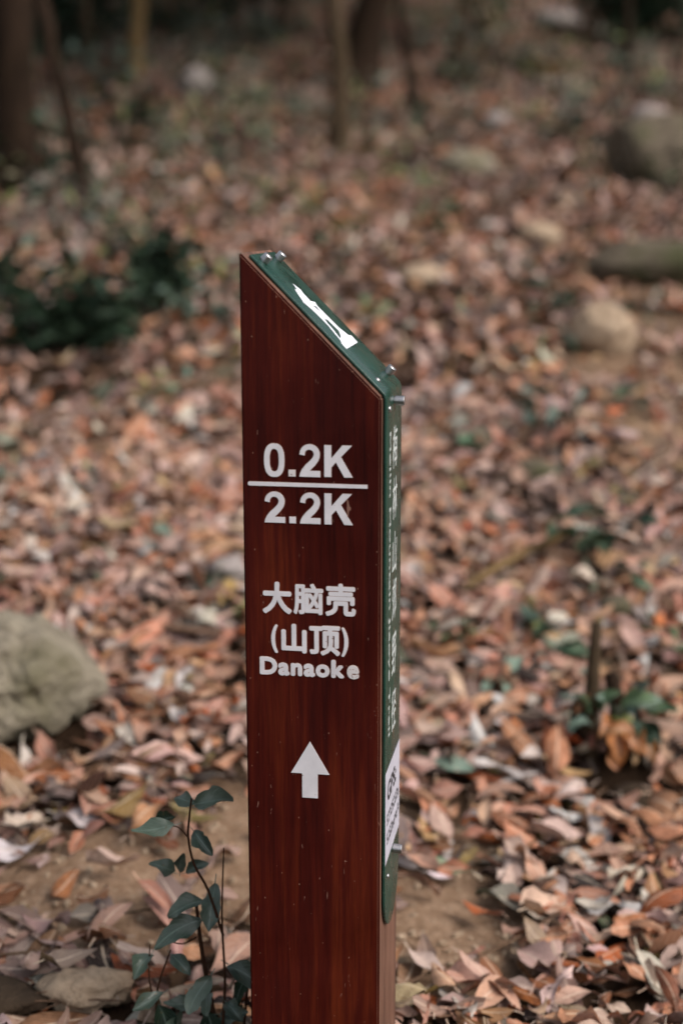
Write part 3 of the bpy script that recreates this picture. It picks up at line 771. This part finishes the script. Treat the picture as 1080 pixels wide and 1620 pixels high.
stem([(.002, .03, z0), (-.010, .028, .08), (-.022, .025, .165), (-.028, .02, .24)], .0042, .002, seed, M_stem)
stem([(-.072, .02, z0), (-.080, .02, .06), (-.078, .018, .12), (-.060, .015, .175)], .0022, .0010, seed)
stem([(-.078, .02, .09), (-.088, .02, .13), (-.086, .02, .18)], .0014, .0008, seed)
stem([(.030, .04, z0), (.028, .035, .06), (.036, .03, .14)], .0026, .0016, seed)
stem([(-.028, .02, .19), (-.045, .012, .185), (-.062, .01, .19)], .001, .0007, seed)
stem([(.0, -.0, .05), (-.03, -.02, .03), (-.05, -.03, .012)], .0014, .0008, seed, M_twig)
LV = [  # base, direction, length, roll, material, variant
    ((-.048, -.014, .352), (-1, -.2, -.12), .054, .35, M_green, 1),
    ((-.024, -.010, .378), (1, .15, .10), .050, -.3, M_green, 2),
    ((-.027, -.006, .378), (-.9, .7, .0), .034, 0, M_green, 3),
    ((-.026, -.012, .345), (.75, -.5, -.75), .040, .5, M_green, 4),
    ((-.050, .02, .350), (-.8, .6, -.5), .040, 0, M_dark, 5),
    ((-.004, .02, .262), (-.15, -.75, -.95), .062, 0, M_green, 6),
    ((-.020, .015, .245), (-.6, -.2, -.25), .050, .4, M_green, 7),
    ((-.022, .010, .222), (-1, -.3, -.45), .070, -.2, M_green, 8),
    ((.012, -.006, .168), (.95, -.2, -.48), .058, .35, M_green, 9),
    ((-.010, .0, .150), (-.65, -.5, -.8), .056, 0, M_green, 10),
    ((.008, -.008, .120), (.5, -.5, -.3), .036, 0, M_green, 11),
    ((-.018, .02, .12), (.1, -.8, -.4), .040, .2, M_green, 12),
    ((.003, -.01, .052), (.55, -.6, -.08), .056, .2, M_green, 2),
    ((-.055, .05, .262), (-.7, -.2, .4), .038, 0, M_green, 3), ((-.050, .05, .262), (.1, -.3, 1), .034, 0, M_green, 1), ((-.044, .05, .262), (.9, 0, .4), .034, 0, M_green, 4),
    ((-.080, .015, .06), (.5, -.6, -.1), .055, 0, M_dark, 5), ((-.080, .015, .075), (-.6, -.6, -.3), .06, .3, M_dark, 6), ((-.075, .02, .1), (.3, -.5, -.8), .06, 0, M_dark, 9),
    ((-.06, .0, .055), (-.9, -.4, -.2), .06, 0, M_green, 8), ((-.03, .0, .06), (-.6, -.6, -.4), .055, 0, M_dark, 7), ((-.01, -.02, .04), (-.4, -.8, .1), .05, 0, M_dark, 11),
    ((.028, .03, .09), (-.6, -.3, -.4), .045, 0, M_green, 12), ((-.09, .0, .035), (-.7, -.6, .1), .055, .2, M_green, 10), ((-.015, .02, .09), (.2, -.5, -.9), .05, 0, M_dark, 3),
    ((-.03, .02, .10), (-.9, -.3, .1), .045, .2, M_green, 1), ((-.045, .02, .07), (-.4, -.7, .4), .045, 0, M_green, 4), ((-.07, .01, .12), (-.8, -.4, -.3), .045, 0, M_green, 0), ((.0, .01, .09), (.8, -.3, .2), .042, 0, M_green, 5),
    ((-.085, .02, .17), (-.5, -.5, -.5), .04, .1, M_green, 2), ((-.06, .015, .17), (.6, -.4, -.4), .038, 0, M_green, 7), ((.03, .03, .13), (-.3, -.5, -.6), .04, 0, M_dark, 8), ((-.02, .0, .075), (-.2, -.9, -.5), .05, .2, M_green, 6)]
for b_, d_, l, ro, m_, k in LV: add_leaf(seed, m_, b_, d_, l * .94, ro * .5, k, face=.55)

def sprout(name, x, y, hgt, n, ll, mat_, label, spread=.6, seed_=0, cat='plant', stems=1, group=None, smat=None, elev=(.0, .7)):
    rs = random.Random(seed_); root = empty(name, (x, y, h(x, y)), rs.random() * 6); tag(root, label, cat, group)
    per = max(1, n // stems); hgt = hgt * 1.15 + .03; ll *= 1.2
    for s in range(stems):
        a = 2 * math.pi * s / stems + rs.random(); lean = spread * hgt * (rs.uniform(.3, 1) if stems > 1 else .15)
        tip = Vector((math.cos(a) * lean, math.sin(a) * lean, hgt * rs.uniform(.75, 1.05)))
        mid = tip * .5 + Vector((rs.uniform(-.1, .1) * hgt, rs.uniform(-.1, .1) * hgt, 0))
        r0 = max(.0015, hgt * .012)
        stem([(0, 0, -.02), tuple(mid), tuple(tip)], r0, r0 * .4, root, smat or M_stem)
        for i in range(per):
            t = .25 + .75 * (i + .5) / per; p = (mid * (2 * t) if t < .5 else mid.lerp(tip, t * 2 - 1))
            aa = i * 2.4 + rs.random() * .8; e = rs.uniform(*elev)
            add_leaf(root, mat_, p, (math.cos(aa), math.sin(aa), e - .2), ll * rs.uniform(.7, 1.15), rs.uniform(-.4, .4), rs.randint(0, 5))
    return root
sprout('sprout', .60, 3.36, .11, 9, .075, M_dark, 'dark green leafy sprout in the leaves right of the post middle', .8, 1, stems=3)
sprout('sprout', .68, 2.94, .09, 7, .045, M_mid, 'small bright green sprout at the right edge above the dead stake', .7, 2, stems=2)
sprout('sprout', .54, 4.10, .12, 9, .07, M_green, 'dusty blue green sprout in leaves on the right middle slope', .9, 3, stems=3)
sprout('sprout', .48, 7.05, .16, 10, .08, M_mid, 'small bright green plant above the flat pinkish stone', .8, 4, stems=3)
sprout('sprout', .12, 5.35, .08, 6, .06, M_mid, 'tiny green sprout right behind the slanted post edge', .8, 5, stems=2)
sprout('sprout', -.62, 5.52, .14, 12, .10, M_pale, 'pale green broad leafed plant below the dark shrub', .9, 6, stems=3)
sprout('sprout', -.42, 5.3, .24, 14, .08, M_green, 'green sapling tuft close to the left side of the post top', .7, 7, stems=3)
sprout('moss_tuft', .02, 6.88, .10, 10, .06, M_yel, 'yellow green tuft on the slope above the post', .9, 8, stems=3)
sprout('sprout', 1.51, 9.95, .22, 14, .11, M_green, 'green plant left of the large mossy boulder', .8, 9, stems=4)
sprout('sprout', .74, 5.08, .13, 10, .08, M_dark, 'dark green plant touching the left of the round tan rock', .8, 10, stems=3)
sprout('sprout', .80, 5.75, .14, 8, .085, M_green, 'blue green plant behind the round tan rock', .8, 11, stems=3)
sprout('sprout', .9, 11.9, .45, 26, .13, M_green, 'wide low green bush right of the leaning tree', .9, 12, stems=5)
sprout('sprout', 1.25, 13.6, .5, 26, .13, M_mid, 'bright green bush near the top of the photo right of centre', .9, 13, stems=5)
sprout('sprout', -.70, 12.8, .35, 20, .13, M_green, 'blue green plant on the upper slope left of the centre trees', .9, 14, stems=4)
sprout('sprout', -1.75, 11.2, .30, 16, .12, M_pale, 'pale green plant beside the thin yellowish trunk', .9, 15, stems=3)
sprout('sprout', -1.28, 9.1, .42, 24, .12, M_dark, 'dark green plant right of the thin leaning trunk', .7, 16, stems=4)
sprout('sprout', -1.52, 7.6, .35, 30, .11, M_dark, 'dark plant between the left trunk and the leaning trunk', .9, 17, stems=5)
sprout('sprout', 2.0, 8.2, .25, 18, .09, M_mid, 'green plant growing over the mossy boulder foot at the right edge', .9, 18, stems=4)
sprout('sprout', .33, 2.84, .05, 5, .04, M_pale, 'tiny pale sprout in the leaves right of the post', .8, 19, stems=2)
sprout('sprout', .22, 3.0, .05, 5, .045, M_mid, 'tiny sprout with three green leaves near the post middle', .8, 20, stems=2)
sprout('sprout', -.60, 4.6, .07, 6, .05, M_yel, 'small yellowish sprout in the left leaves', .8, 21, stems=2)
sprout('sprout', -1.05, 6.8, .16, 14, .07, M_green, 'green plant below the leaning trunk on the left', .9, 22, stems=3)

def shrub(x, y, hgt, rad, n, ll, mat_, label, seed_):
    rs = random.Random(seed_); root = empty('shrub', (x, y, h(x, y)), 0); tag(root, label, 'shrub')
    tips = []
    for s in range(9):
        a = rs.random() * 6.28; rr = rad * math.sqrt(rs.random()); tip = Vector((math.cos(a) * rr, math.sin(a) * rr, hgt * rs.uniform(.5, 1) * (1 - .4 * rr / rad)))
        stem([(0, 0, -.03), tuple(tip * .5 + Vector((0, 0, .05 * hgt))), tuple(tip)], hgt * .012, .001, root, M_barkdark); tips.append(tip)
    for i in range(n):
        t = rs.choice(tips); p = t * rs.uniform(.35, 1.0) + Vector((rs.gauss(0, .2) * rad, rs.gauss(0, .2) * rad, rs.gauss(0, .08) * hgt)); p.z = max(.02, p.z)
        aa = rs.random() * 6.28; add_leaf(root, mat_, p, (math.cos(aa), math.sin(aa), rs.uniform(-.5, .5)), ll * rs.uniform(.7, 1.2), rs.uniform(-.8, .8), rs.randint(0, 5))
shrub(-.95, 5.25, .36, .27, 290, .095, M_dark, 'low dark evergreen shrub left of the post, nearest of the dark pair', 41)
shrub(-.72, 5.65, .46, .20, 170, .085, M_dark, 'taller dark evergreen shrub behind, nearer the post', 42)
shrub(-1.32, 6.0, .18, .14, 60, .08, M_dark, 'small dark shrub at the left edge below the thick trunk', 43)

# ------------------------------------------------------------------ low green undergrowth and dead brushwood on the far slope
def undergrowth():
    global PC, PW
    rs = np.random.default_rng(11); pts = []
    while len(pts) < 680:
        y = math.sqrt(rs.uniform(5.5 ** 2, 17 ** 2)); x = rs.uniform(-.3, .3) * y
        w = .25 + .75 * (y > 9) * (.5 + .5 * (abs(x) > .05 * y)) - .5 * (y < 8) * (x > 0) + .5 * (x < -.07 * y) * (y > 6.5)
        if rs.random() < w: pts.append((x, y))
    for _ in range(60):                                    # little tufts nearer the post
        y = rs.uniform(2.9, 5.6); x = rs.uniform(-.26, .26) * y; pts.append((x, y))
    P, S, C = [], [], []
    for x, y in pts:
        n = rs.integers(6, 22) if y > 5.6 else rs.integers(1, 5); r = rs.uniform(.04, .16) if y > 5.6 else .02
        c0 = np.array(((.015, .03, .02), (.03, .06, .035), (.05, .10, .06), (.10, .13, .04), (.04, .09, .07))[rs.integers(0, 5)])
        for _ in range(n):
            P.append((x + rs.normal() * r, y + rs.normal() * r, rs.random() * r * 1.6 + .03)); S.append(rs.uniform(.05, .10)); C.append(c0 * rs.uniform(.8, 1.9))
    P = np.array(P); S = np.array(S); C = np.array(C); Rm = rot_mats(len(P), .6)
    V, F, U, K = [], [], [], []
    for i in range(len(P)):
        vs, fs, uv = G_far[i % len(G_far)]; w = (vs - [.5, 0, 0]) @ Rm[i].T * S[i] + [P[i, 0], P[i, 1], h(P[i, 0], P[i, 1]) + P[i, 2]]
        F += [tuple(q + len(vs) * i for q in f) for f in fs]; V.append(w); U.append(uv); K.append(np.repeat(C[i][None], len(vs), 0))
    V = np.concatenate(V); U = np.concatenate(U); K = np.concatenate(K)
    me = leaf_mesh('undergrowth', (V, F, U), M_litter); a = me.color_attributes.new('leaf_color', 'FLOAT_COLOR', 'POINT')
    a.data.foreach_set('color', np.concatenate([K, np.ones((len(K), 1))], 1).astype(np.float32).ravel())
    return link('undergrowth', me)
tag(undergrowth(), 'low green ground plants sprinkled over the upper slope', 'undergrowth', kind='stuff')
def brushwood():
    bm = bmesh.new(); rs = random.Random(19)
    for _ in range(260):
        y = rs.uniform(7.5, 18); x = rs.uniform(-.3, .3) * y; a = rs.random() * 6.28; l = rs.uniform(.25, .9); r = rs.uniform(.004, .012); up = rs.choice((0, .05, .25, .6, .9))
        pts = []
        for k in range(4):
            t = k / 3; px, py = x + math.cos(a) * l * t * (1 - up * .6) + rs.uniform(-.03, .03), y + math.sin(a) * l * t * (1 - up * .6) + rs.uniform(-.03, .03)
            pts.append((px, py, h(px, py) + .03 + l * up * t + rs.uniform(0, .03)))
        tube(bm, pts, [r, r * .9, r * .7, r * .4], 5)
    return from_bm('brushwood', bm, M_barkdark)
tag(brushwood(), 'dead brown brushwood and thin bare shoots on the upper slope', 'brushwood', kind='stuff')

# ------------------------------------------------------------------ single fallen green and pale leaves, things one can point at
def flat_leaf(x, y, size, rz, mat_, label, k=1, tilt=.15, lift=.035, colr=None, cat='leaf'):
    me = green_mesh(mat_, k) if mat_ is not M_leaf else near_me[k]
    o = bpy.data.objects.new('green_leaf' if mat_ is not M_leaf else 'dry_leaf', me); col.objects.link(o)
    o.matrix_world = Matrix.Translation((x, y, h(x, y) + lift)) @ Euler((tilt, .15, rz)).to_matrix().to_4x4() @ Matrix.Scale(size, 4) @ Matrix.Translation((-.5, 0, 0))
    if colr: o.color = (*colr, 1)
    tag(o, label, cat)
flat_leaf(-.45, 3.54, .085, -.4, M_pale, 'fallen green leaf lying left of the post level with the numerals', 1, .5)
flat_leaf(1.38, 8.2, .17, -.2, M_pale, 'large pale green leaf below the large mossy boulder', 2, .4)
flat_leaf(.42, 3.08, .095, 1.4, M_green, 'upright green leaf standing in litter above the dead stake', 3, .1, .06)
flat_leaf(.30, 2.81, .06, 1.0, M_pale, 'round blue green fallen leaf right of the post', 4, .5)
flat_leaf(.20, 2.49, .085, 0.05, M_pale, 'long blue green leaf lying flat right of the white sticker', 5, .35)
flat_leaf(.16, 2.15, .052, .1, M_leaf, 'pale lilac dry leaf on bare sand right of the lowest bolt', 3, .2, .02, (.52, .46, .52))
flat_leaf(.30, 2.05, .09, .75, M_leaf, 'long folded pale tan leaf near the bottom right of the post', 7, .5, .04, (.5, .34, .24))
flat_leaf(-.52, 2.13, .10, .15, M_leaf, 'whitish dry leaf at the left edge beside the sandy patch', 5, .2, .03, (.58, .56, .6))
flat_leaf(-.43, 2.24, .08, .1, M_leaf, 'bluish white dry leaf above the bare sandy patch on the left', 9, .2, .03, (.5, .47, .5))
flat_leaf(-.27, 2.06, .035, .8, M_leaf, 'small bright red leaf on the sandy patch behind the seedling', 2, .5, .02, (.5, .12, .08))
flat_leaf(-.375, 1.80, .085, .9, M_leaf, 'dull olive brown leaf lying over the stone at bottom left', 11, .5, .055, (.14, .10, .06))
flat_leaf(.77, 4.03, .12, .2, M_leaf, 'broad pale mauve leaf on the sandy slope at right', 4, .1, .03, (.5, .4, .42))
flat_leaf(.505, 2.50, .055, 0.1, M_orange, 'orange oval leaf hanging at the foot of the dead stake', 2, .6, .12)
flat_leaf(-.30, 2.42, .16, .2, M_leaf, 'long pinkish strip of dry leaf behind the seedling top', 6, .1, .03, (.52, .34, .29))

# ------------------------------------------------------------------ dead stake with its tuft
stk = empty('dead_stake', (.475, 2.60, h(.475, 2.60) + .06)); tag(stk, 'dead upright stake with green shoots and orange leaves round its foot, right of the post', 'stake')
bm = bmesh.new(); tube(bm, [(-.008, 0, -.05), (-.006, 0, .06), (-.004, .002, .14), (-.003, 0, .215)], [.018, .015, .012, .0095], 9, wob=.35)
from_bm('stick', bm, M_bark, stk)
bm = bmesh.new(); tube(bm, [(-.03, -.01, -.05), (-.034, -.005, .03), (-.03, 0, .075)], [.016, .013, .010], 9, wob=.4); from_bm('stump', bm, M_barkdark, stk)
bm = bmesh.new(); tube(bm, [(.085, -.02, -.05), (.078, -.01, .03), (.07, 0, .08)], [.010, .008, .006], 8, wob=.4); from_bm('stump', bm, M_barkdark, stk)
bm = bmesh.new(); tube(bm, [(.05, -.02, -.04), (.045, .0, .05), (.03, .01, .115)], [.022, .018, .013], 9, wob=.4); from_bm('stump', bm, M_barkdark, stk)
for b_, d_, l, m_, k in [((-.01, -.02, .045), (-.6, -.3, .8), .055, M_mid, 1), ((.0, -.02, .05), (.5, -.3, .7), .05, M_mid, 2), ((-.01, -.03, .035), (-.9, -.6, .0), .045, M_pale, 3),
                      ((.04, -.02, .06), (.9, -.2, .35), .06, M_mid, 4), ((.05, -.02, .055), (1, .1, .15), .065, M_pale, 5), ((.03, -.02, .055), (-.7, -.3, .5), .045, M_pale, 0),
                      ((.04, -.03, .045), (.2, -.7, .35), .045, M_pale, 2), ((.05, -.03, .03), (.4, -.6, -.5), .06, M_orange, 3), ((.035, -.035, .03), (.05, -.5, -1), .065, M_orange, 4),
                      ((.03, -.035, .0), (.0, -.5, -1), .05, M_orange, 5), ((.045, -.04, .035), (-.9, -.6, -.1), .055, M_orange, 2), ((-.02, -.02, .05), (-.7, .1, .5), .05, M_green, 4), ((.07, -.01, .07), (.3, -.4, .8), .05, M_pale, 1), ((.09, -.02, .05), (.9, -.5, .2), .055, M_mid, 0), ((-.03, -.03, .03), (-.5, -.8, .1), .045, M_green, 3), ((.075, -.035, .02), (.5, -.6, -.8), .06, M_orange, 1), ((-.015, -.012, .08), (-.5, -.4, -.6), .04, M_orange, 0), ((.06, -.03, .04), (.6, -.5, -.6), .055, M_dark, 1),
                      ((.08, -.02, .03), (.6, -.6, -.5), .05, M_dark, 4), ((.02, -.03, .045), (.9, -.5, .05), .04, M_yel, 3)]:
    add_leaf(stk, m_, b_, d_, l * 1.15, .2, k, face=.35)
rock('rock', (.53, 2.46), (.09, .07, .045), M_earth, 'dark lump of earth under the orange leaves of the dead stake', 44, .3, 4, sink=.35)

# ------------------------------------------------------------------ fallen branches
def branch(pts, r0, r1, mat_, label, name='branch', forks=()):
    root_x, root_y = pts[0][:2]
    bm = bmesh.new(); P_ = []
    for i, (x, y, lift) in enumerate(pts): P_.append((x, y, h(x, y) + lift))
    n = len(P_); tube(bm, P_, [r0 + (r1 - r0) * i / (n - 1) for i in range(n)], 9, wob=.3)
    o = from_bm(name, bm, mat_); tag(o, label, 'branch')
    return o
branch([(.27, 3.22, .03), (.36, 3.30, .05), (.45, 3.38, .055), (.54, 3.42, .07)], .011, .008, M_barkyel, 'greenish fallen branch lying in leaves right of the post')
branch([(-.50, 3.02, .035), (-.40, 2.97, .05), (-.28, 2.93, .05), (-.16, 2.90, .04)], .010, .006, M_twig, 'thin reddish branch running from the boulder towards the post')
branch([(-.42, 3.15, .04), (-.34, 3.02, .05), (-.24, 2.94, .045)], .007, .004, M_twig, 'thinner reddish branch crossing beside the big boulder')
branch([(1.45, 12.55, .06), (1.60, 12.42, .10), (1.76, 12.25, .06)], .05, .04, M_barkyel, 'short cut piece of pale wood on the upper right slope', 'log')
branch([(-.48, 2.62, .02), (-.40, 2.55, .03), (-.33, 2.50, .03)], .006, .004, M_twig, 'purplish twig just below the big boulder')
branch([(.12, 1.82, .02), (.20, 1.90, .045), (.27, 1.98, .04), (.33, 2.03, .05)], .0028, .0016, M_twig, 'thin grey twig lying over leaves at the bottom right')
branch([(-.05, 1.95, .01), (-.25, 1.98, .03), (-.36, 1.93, .03)], .0022, .0012, M_barkdark, 'fine dark twig on sand behind the seedling')
branch([(.55, 3.62, .04), (.42, 3.75, .06), (.33, 3.90, .04)], .008, .005, M_barkdark, 'dark twig in the leaves right of the numerals')

# ------------------------------------------------------------------ trees
def crown_mesh(rs, rad, zc, n, ls):
    V, F, U = [], [], []
    blobs = [(Vector((rs.gauss(0, .5) * rad, rs.gauss(0, .5) * rad, zc + rs.gauss(0, .35) * rad)), rad * rs.uniform(.25, .5)) for _ in range(22)]
    for i in range(n):
        c, r = rs.choice(blobs); dv = Vector((rs.gauss(0, 1), rs.gauss(0, 1), rs.gauss(0, .7))).normalized() * r * rs.random() ** .4
        p = c + dv; m = Euler((rs.uniform(-.9, .9), rs.uniform(-.9, .9), rs.random() * 6.28)).to_matrix(); s = ls * rs.uniform(.7, 1.3)
        b0 = len(V)
        for q, uv in (((0, 0, 0), (0, .5)), ((.5, -.25, .05), (.5, 0)), ((1, 0, -.05), (1, .5)), ((.5, .25, .05), (.5, 1))):
            V.append(tuple(p + m @ (Vector(q) * s))); U.append(uv)
        F.append((b0, b0 + 1, b0 + 2, b0 + 3))
    return np.array(V), F, np.array(U), blobs
def tree(path, radii, mat_, label, crown_r=1.6, crown_z=4.2, n=2600, seed_=0, leafm=M_mid, flare=True):
    """path: trunk points relative to the base"""
    rs = random.Random(seed_); x, y = path[0][0], path[0][1]
    root = empty('tree', (x, y, h(x, y))); tag(root, label, 'tree')
    pts = [Vector((p[0] - x, p[1] - y, p[2])) for p in path]; pts[0].z = -.25
    Q = []; Rr = []
    for i in range(len(pts) - 1):
        for t in (0, .25, .5, .75):
            Q.append(pts[i].lerp(pts[i + 1], t) + Vector((rs.gauss(0, .01), rs.gauss(0, .01), 0))); Rr.append(radii[i] + (radii[i + 1] - radii[i]) * t)
    Q.append(pts[-1]); Rr.append(radii[-1])
    for i in range(len(Q)):
        if Q[i].z < .2 and flare: Rr[i] *= 1 + .5 * (1 - max(0, Q[i].z + .05) / .25)
    bm = bmesh.new(); tube(bm, Q, Rr, 14, wob=.25); tr = from_bm('trunk', bm, mat_, root)
    topv = Q[-1]
    V, F, U, blobs = crown_mesh(rs, crown_r, topv.z + crown_r * .5, int(n * 2), .17)
    V = V + np.array([topv.x, topv.y, 0])
    for c, r in blobs[:7]:
        bm = bmesh.new(); e = Vector((c.x + topv.x, c.y + topv.y, c.z)); s_ = Q[int(len(Q) * rs.uniform(.7, .97))]
        tube(bm, [s_, s_.lerp(e, .5) + Vector((0, 0, .12)), e], [radii[-1] * .6, radii[-1] * .4, radii[-1] * .15], 6)
        from_bm('limb', bm, mat_, root)
    cr = link('crown', leaf_mesh('crown', (V, F, U), leafm), root); cr['kind'] = 'stuff'
    return root
tree([(-1.66, 7.75, 0), (-1.67, 7.8, 1.0), (-1.72, 7.9, 2.4), (-1.7, 8.0, 3.6)], [.125, .105, .09, .06], M_barkdark, 'thick grey brown tree trunk at the left edge', 1.7, seed_=1)
tree([(-1.17, 7.15, 0), (-1.27, 7.2, .42), (-1.40, 7.25, .95), (-1.6, 7.3, 2.2), (-1.7, 7.4, 3.3)], [.045, .036, .03, .025, .018], M_barkdark, 'thin dark trunk leaning left, just right of the thick left one', 1.0, n=1300, seed_=2)
tree([(-1.56, 11.5, 0), (-1.53, 11.5, .8), (-1.48, 11.5, 2.4), (-1.5, 11.5, 3.6)], [.055, .05, .045, .03], M_barkyel, 'slim yellowish trunk high on the left slope', 1.5, n=1800, seed_=3)
tree([(0.0, 9.3, 0), (-.03, 9.3, .8), (-.09, 9.3, 1.8), (-.1, 9.3, 3.2)], [.062, .055, .052, .035], M_bark, 'straight slim grey trunk at centre, in front of the leaning one', 1.4, n=2000, seed_=4)
tree([(.10, 11.7, 0), (.17, 11.7, .40), (.42, 11.75, 1.1), (.75, 11.8, 2.2), (.9, 11.9, 3.6)], [.17, .145, .125, .10, .06], M_barkdark, 'dark leaning tree trunk at top centre of the photo', 1.8, seed_=5)
tree([(.57, 10.6, 0), (.50, 10.6, .3), (.41, 10.6, .75), (.30, 10.7, 1.7), (.25, 10.7, 2.9)], [.045, .035, .03, .025, .015], M_barkdark, 'thin dark sapling leaning left beside the central tree', 1.0, n=1200, seed_=6)
tree([(-2.3, 14.5, 0), (-2.25, 14.5, 1.5), (-2.2, 14.5, 3.3)], [.10, .09, .05], M_barkdark, 'dark trunk among the bushes at top left', 1.9, seed_=7)
tree([(-1.75, 16.5, 0), (-1.9, 16.5, 1.5), (-1.95, 16.5, 3.3)], [.08, .07, .05], M_barkyel, 'faint pale trunk behind the bushes at top left', 1.9, seed_=8)
tree([(3.0, 15.2, 0), (3.05, 15.2, 1.5), (3.2, 15.2, 3.5)], [.12, .10, .06], M_barkdark, 'dark trunk at the top right corner', 2.0, seed_=9)
tree([(1.55, 16.0, 0), (1.5, 16.0, 1.5), (1.4, 16.1, 3.5)], [.06, .05, .04], M_barkyel, 'slim pale trunk above the white stone', 1.7, n=1800, seed_=10)

tree([(-1.98, 12.2, 0), (-2.05, 12.2, .8), (-2.2, 12.2, 1.9), (-2.25, 12.2, 3.0)], [.03, .027, .024, .015], M_bark, 'very thin bent trunk between the thick left trunk and the yellowish one', 1.1, n=1100, seed_=11)
tree([(1.0, 13.0, 0), (1.03, 13.0, .8), (1.15, 13.0, 1.9), (1.2, 13.0, 3.1)], [.035, .03, .026, .015], M_bark, 'thin trunk right of the leaning sapling at the top', 1.2, n=1200, seed_=12)
tree([(-.62, 13.6, 0), (-.5, 13.6, .8), (-.32, 13.6, 1.9), (-.3, 13.6, 3.1)], [.04, .035, .03, .02], M_barkdark, 'thin dark trunk left of the straight central one', 1.3, n=1300, seed_=13)
tree([(2.35, 12.3, 0), (2.3, 12.3, .8), (2.15, 12.3, 1.9), (2.1, 12.3, 3.1)], [.035, .03, .026, .018], M_barkdark, 'thin dark trunk just below the white stone at top right', 1.3, n=1300, seed_=14)
tree([(-1.05, 15.0, 0), (-1.0, 15.0, .9), (-1.05, 15.0, 2.0), (-1.1, 15.0, 3.2)], [.06, .055, .05, .03], M_barkdark, 'dark trunk rising from the bushes at the top edge, left of centre', 1.5, n=1500, seed_=15)

# ------------------------------------------------------------------ undergrowth far up the slope
def bush(x, y, hgt, rad, label, seed_, mat_=M_dark, n=900):
    rs = random.Random(seed_); root = empty('bush', (x, y, h(x, y))); tag(root, label, 'bush')
    V, F, U, blobs = crown_mesh(rs, rad, hgt * .5, n, .11)
    V[:, 2] = np.abs(V[:, 2]) * 1.0
    f = link('foliage', leaf_mesh('foliage', (V, F, U), mat_), root); f['kind'] = 'stuff'
    for c, r in blobs[:6]: stem([(0, 0, -.05), (c.x * .4, c.y * .4, c.z * .5), (c.x, c.y, max(.1, c.z))], .012, .004, root, M_barkdark)
bush(-3.2, 13.6, 1.2, .9, 'dense dark bush filling the top left corner', 51)
bush(-2.35, 13.6, 1.0, .75, 'dark bush behind the thin yellowish trunk', 52)
bush(-1.55, 14.2, .9, .7, 'dark bush right of the top left trunk', 53)
bush(-2.4, 12.6, .6, .5, 'low dark bush left of the thin yellowish trunk', 54, n=600)
bush(-2.75, 10.6, .6, .5, 'dark undergrowth behind the thick left trunk', 55, n=500)
bush(-.55, 15.6, .8, .6, 'dark bush at the top edge left of centre', 56)
bush(2.5, 13.7, .8, .45, 'dark green bush right of the white stone', 57)
bush(3.2, 13.6, .9, .6, 'dark bush at the top right corner', 58)
bush(.75, 16.6, .7, .6, 'green bush at the top edge behind the leaning tree', 59, M_mid, 700)
bush(1.6, 17.5, .9, .7, 'green bush at the top edge right of centre', 60, M_mid, 700)
WHERE = ('at its far left end', 'second from the left', 'third from the left', 'just left of the middle', 'just right of the middle', 'third from the right', 'second from the right', 'at its far right end')
for i, (x, y) in enumerate(((-4.6, 17.5), (-3.2, 18.2), (-1.8, 18.6), (-.3, 19.2), (1.0, 19.4), (2.4, 18.8), (3.8, 18.2), (5.0, 17.2))):
    bush(x, y, 1.4, 1.0, 'dark bush in the row along the top of the slope, ' + WHERE[i], 70 + i, n=900)
for o in sc.objects:
    if str(o.get('label', '')).startswith('dark bush in the row'): o['group'] = 'bushes along the top of the slope'
